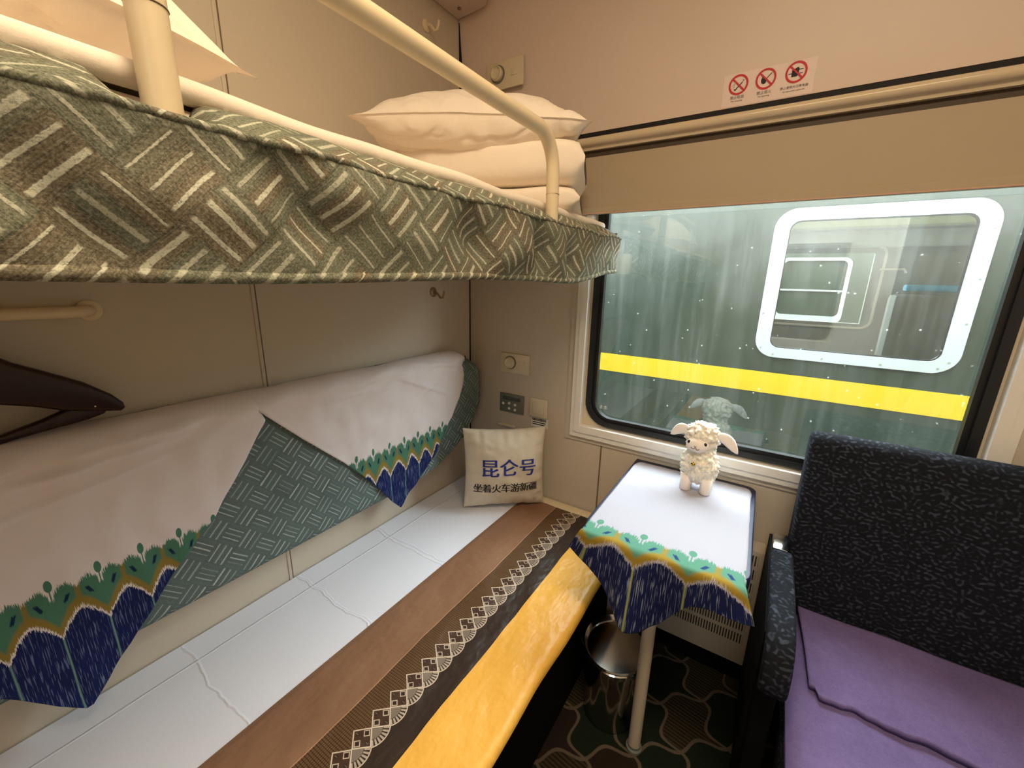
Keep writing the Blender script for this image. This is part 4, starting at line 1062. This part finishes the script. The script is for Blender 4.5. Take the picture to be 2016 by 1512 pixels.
def armrest(x0, x1, out):
    path = [(1.335, 0.664), (1.20, 0.664), (1.05, 0.666), (0.955, 0.664), (0.905, 0.650), (0.880, 0.625), (0.872, 0.60)]
    # pad as a swept rounded bar: outline in YZ, extruded across X
    top = [(1.236, 0.684), (1.20, 0.684), (1.05, 0.686), (0.955, 0.685), (0.912, 0.676), (0.880, 0.655), (0.862, 0.62), (0.858, 0.585), (0.862, 0.560), (0.875, 0.548), (0.892, 0.555), (0.905, 0.60), (0.925, 0.635), (0.96, 0.648), (1.20, 0.648), (1.236, 0.648)]
    G().prism(top, YZ, x0, x1, 0.011).obj('arm_pad', m_chair, ac, smooth=60)
    G().box(x0 + 0.003, x1 - 0.012, 1.238, 1.330, 0.646, 0.686, 0.006).obj('chrome_cap', m_chrome, ac)
    fr = [(1.385, 0.645), (0.95, 0.645), (0.915, 0.62), (0.905, 0.56), (0.89, 0.0), (0.95, 0.0), (0.97, 0.30), (1.31, 0.30), (1.325, 0.0), (1.375, 0.0)]
    G().prism(fr, YZ, x0 + 0.004, x1 - 0.012, 0.004).obj('arm_frame', m_black, ac, smooth=30)
    G().box(x0 - 0.002, x0 + 0.004, 0.93, 1.365, 0.08, 0.655, 0.001).obj('side_panel', m_black, ac)
armrest(0.088, 0.142, -1)
armrest(0.738, 0.79, 1)

# ------------------------------------------------------------------ waste bin
wb = thing('waste_bin', 'polished steel waste bin on the carpet beside the table leg', 'waste bin', (-0.272, 1.10, 0.0))
bc = (-0.272, 1.10, 0.001)
def oval(o):
    for v in o.data.vertices: v.co.y = bc[1] + (v.co.y - bc[1]) * 1.18; v.co.x = bc[0] + (v.co.x - bc[0]) * 1.04
g = G(); g.lathe([(0.0, 0.004), (0.085, 0.0), (0.088, 0.006), (0.092, 0.242), (0.098, 0.250), (0.100, 0.256), (0.098, 0.261), (0.095, 0.256), (0.089, 0.248), (0.084, 0.012), (0.0, 0.010)], bc, 64); bb = g.obj('bin_body', m_chrome, wb, smooth=35); oval(bb)
g = G(); g.lathe([(0.0918, 0.222), (0.0955, 0.226), (0.0955, 0.240), (0.0922, 0.244)], bc, 64); oval(g.obj('collar_band', m_chrome, bb, smooth=35))
G().tube([(bc[0] - 0.097 - 0.02 * math.sin(PI * i / 12), bc[1] - 0.01 + 0.004 * i / 12, 0.225 - 0.06 * i / 12 + 0.018) for i in range(13)], 0.003, 10).obj('handle', m_chrome, wb)

# heater cover under the window
ht = G(); ht.box(-0.30, 0.090, 1.398, 1.466, 0.105, 0.56, 0.006)
tag(ht.obj('heater_cover', m_heater), 'cream slotted heater cover on the window wall behind the table', 'heater')

# ------------------------------------------------------------------ outside: neighbouring coaches
D = 3.40
pc = thing('passenger_coach', 'green passenger coach with a yellow stripe standing outside the window', 'train coach', (0.4, D, -1.1))
def wallbox(g, y0, y1, hx0, hx1, hz0, hz1, X0, X1, Z0, Z1):
    g.box(X0, hx0, y0, y1, Z0, Z1); g.box(hx1, X1, y0, y1, Z0, Z1); g.box(hx0, hx1, y0, y1, Z0, hz0); g.box(hx0, hx1, y0, y1, hz1, Z1)
g = G(); wallbox(g, D, D + 0.06, -0.02, 0.87, 0.955, 1.815, -5.0, 6.0, -0.4, 2.20)
g.prism([(D, 2.20), (D + 0.10, 2.36), (D + 0.30, 2.50), (D + 1.15, 2.66), (5.36, 2.50), (5.66, 2.20), (5.60, 2.18), (5.30, 2.44), (D + 1.15, 2.60), (D + 0.34, 2.45), (D + 0.06, 2.18)], YZ, -5.0, 6.0)
g.box(-5.0, 6.0, D + 0.06, 5.60, -0.4, -0.3)
g.obj('coach_body', m_coach, pc, smooth=0)
G().box(-5.0, 6.0, D - 0.003, D, 0.632, 0.784).obj('yellow_stripe', m_yellow, pc, smooth=0)
G().ring(rrect(-0.100, 0.945, 0.898, 1.878, 0.125), rrect(-0.012, 0.862, 0.966, 1.802, 0.060), XZ, D, D - 0.012).obj('window_frame', m_coach_frame, pc, smooth=30); cwf = bpy.data.objects['window_frame']
G().ring(rrect(-0.020, 0.870, 0.958, 1.810, 0.066), rrect(-0.006, 0.856, 0.972, 1.796, 0.056), XZ, D + 0.02, D - 0.004).obj('window_seal', m_rubber, cwf, smooth=30)
G().box(-0.018, 0.868, D + 0.015, D + 0.021, 0.957, 1.812).obj('window_pane', m_glass2, cwf, smooth=0)
for x, z in ((0.86, 1.855), (0.905, 1.825), (0.925, 1.72), (0.925, 1.45), (0.925, 1.2), (0.90, 0.97), (0.86, 0.93), (0.6, 0.92), (0.3, 0.92), (0.02, 0.92), (-0.06, 0.96), (-0.08, 1.2), (-0.08, 1.5), (-0.06, 1.8), (0.02, 1.855), (0.42, 1.855)):
    G().lathe([(0.006, 0.0), (0.006, -0.002), (0.0, -0.003)], (x, D - 0.012, z), 10, 'Y').obj('frame_screw', m_grey_pl, cwf)
# inside of that coach
g = G(); wallbox(g, 5.60, 5.66, -1.3, 0.745, 1.01, 1.725, -5.0, 6.0, -0.4, 2.20)
g.obj('far_side_wall', m_coach_in, pc, smooth=0)
G().ring(rrect(-1.40, 0.84, 0.955, 1.80, 0.10), rrect(-1.38, 0.82, 0.975, 1.78, 0.085), XZ, 5.60, 5.585).obj('window_trim', m_pipe, pc, smooth=30)
G().box(-1.4, 1.75, 5.50, 5.59, 1.775, 1.93, 0.01).obj('curtain_box', m_coach_frame, pc)
G().box(-1.4, 1.75, 5.35, 5.59, 1.955, 2.07, 0.01).obj('luggage_rack', m_olive, pc)
G().tube([(0.80, 5.55, 1.56), (0.98, 5.55, 1.565), (1.0, 5.56, 1.53)], 0.010, 10).obj('coat_hook', m_pipe, pc)
G().box(0.98, 1.40, 5.3, 5.42, 1.36, 1.42, 0.015).obj('blue_reflection_bar', m_blue_refl, pc)  # blue bar added to stand in for a reflection in the glass
G().box(1.30, 1.50, 5.0, 5.2, 1.275, 1.335, 0.01).obj('folded_paper', m_white_pl, pc)
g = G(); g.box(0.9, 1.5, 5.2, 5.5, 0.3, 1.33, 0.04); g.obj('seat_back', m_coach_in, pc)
D3 = 8.0
fc = thing('passenger_coach', 'second green coach seen far off through the windows of the nearer coach', 'train coach', (0.4, D3, -1.1))
g = G(); wallbox(g, D3, D3 + 0.06, -0.02, 0.78, 0.90, 1.75, -6.0, 7.0, -0.4, 2.20); g.obj('coach_body', m_coach, fc, smooth=0)
G().ring(rrect(-0.075, 0.83, 0.83, 1.80, 0.10), rrect(-0.02, 0.78, 0.93, 1.755, 0.07), XZ, D3, D3 - 0.02).obj('window_frame', m_coach_frame, fc, smooth=30)
G().box(-0.02, 0.78, D3 - 0.01, D3 + 0.02, 1.30, 1.325).obj('window_bar', m_coach_frame, fc, smooth=0)
G().box(-0.02, 0.78, D3 + 0.02, D3 + 0.03, 0.90, 1.755).obj('window_pane', m_coach, fc, smooth=0)
tag(G().box(-6, 7, 1.75, 12, -1.3, -1.2).obj('ground', simple('track_ballast', (96, 92, 86), 0.9)), kind='structure')
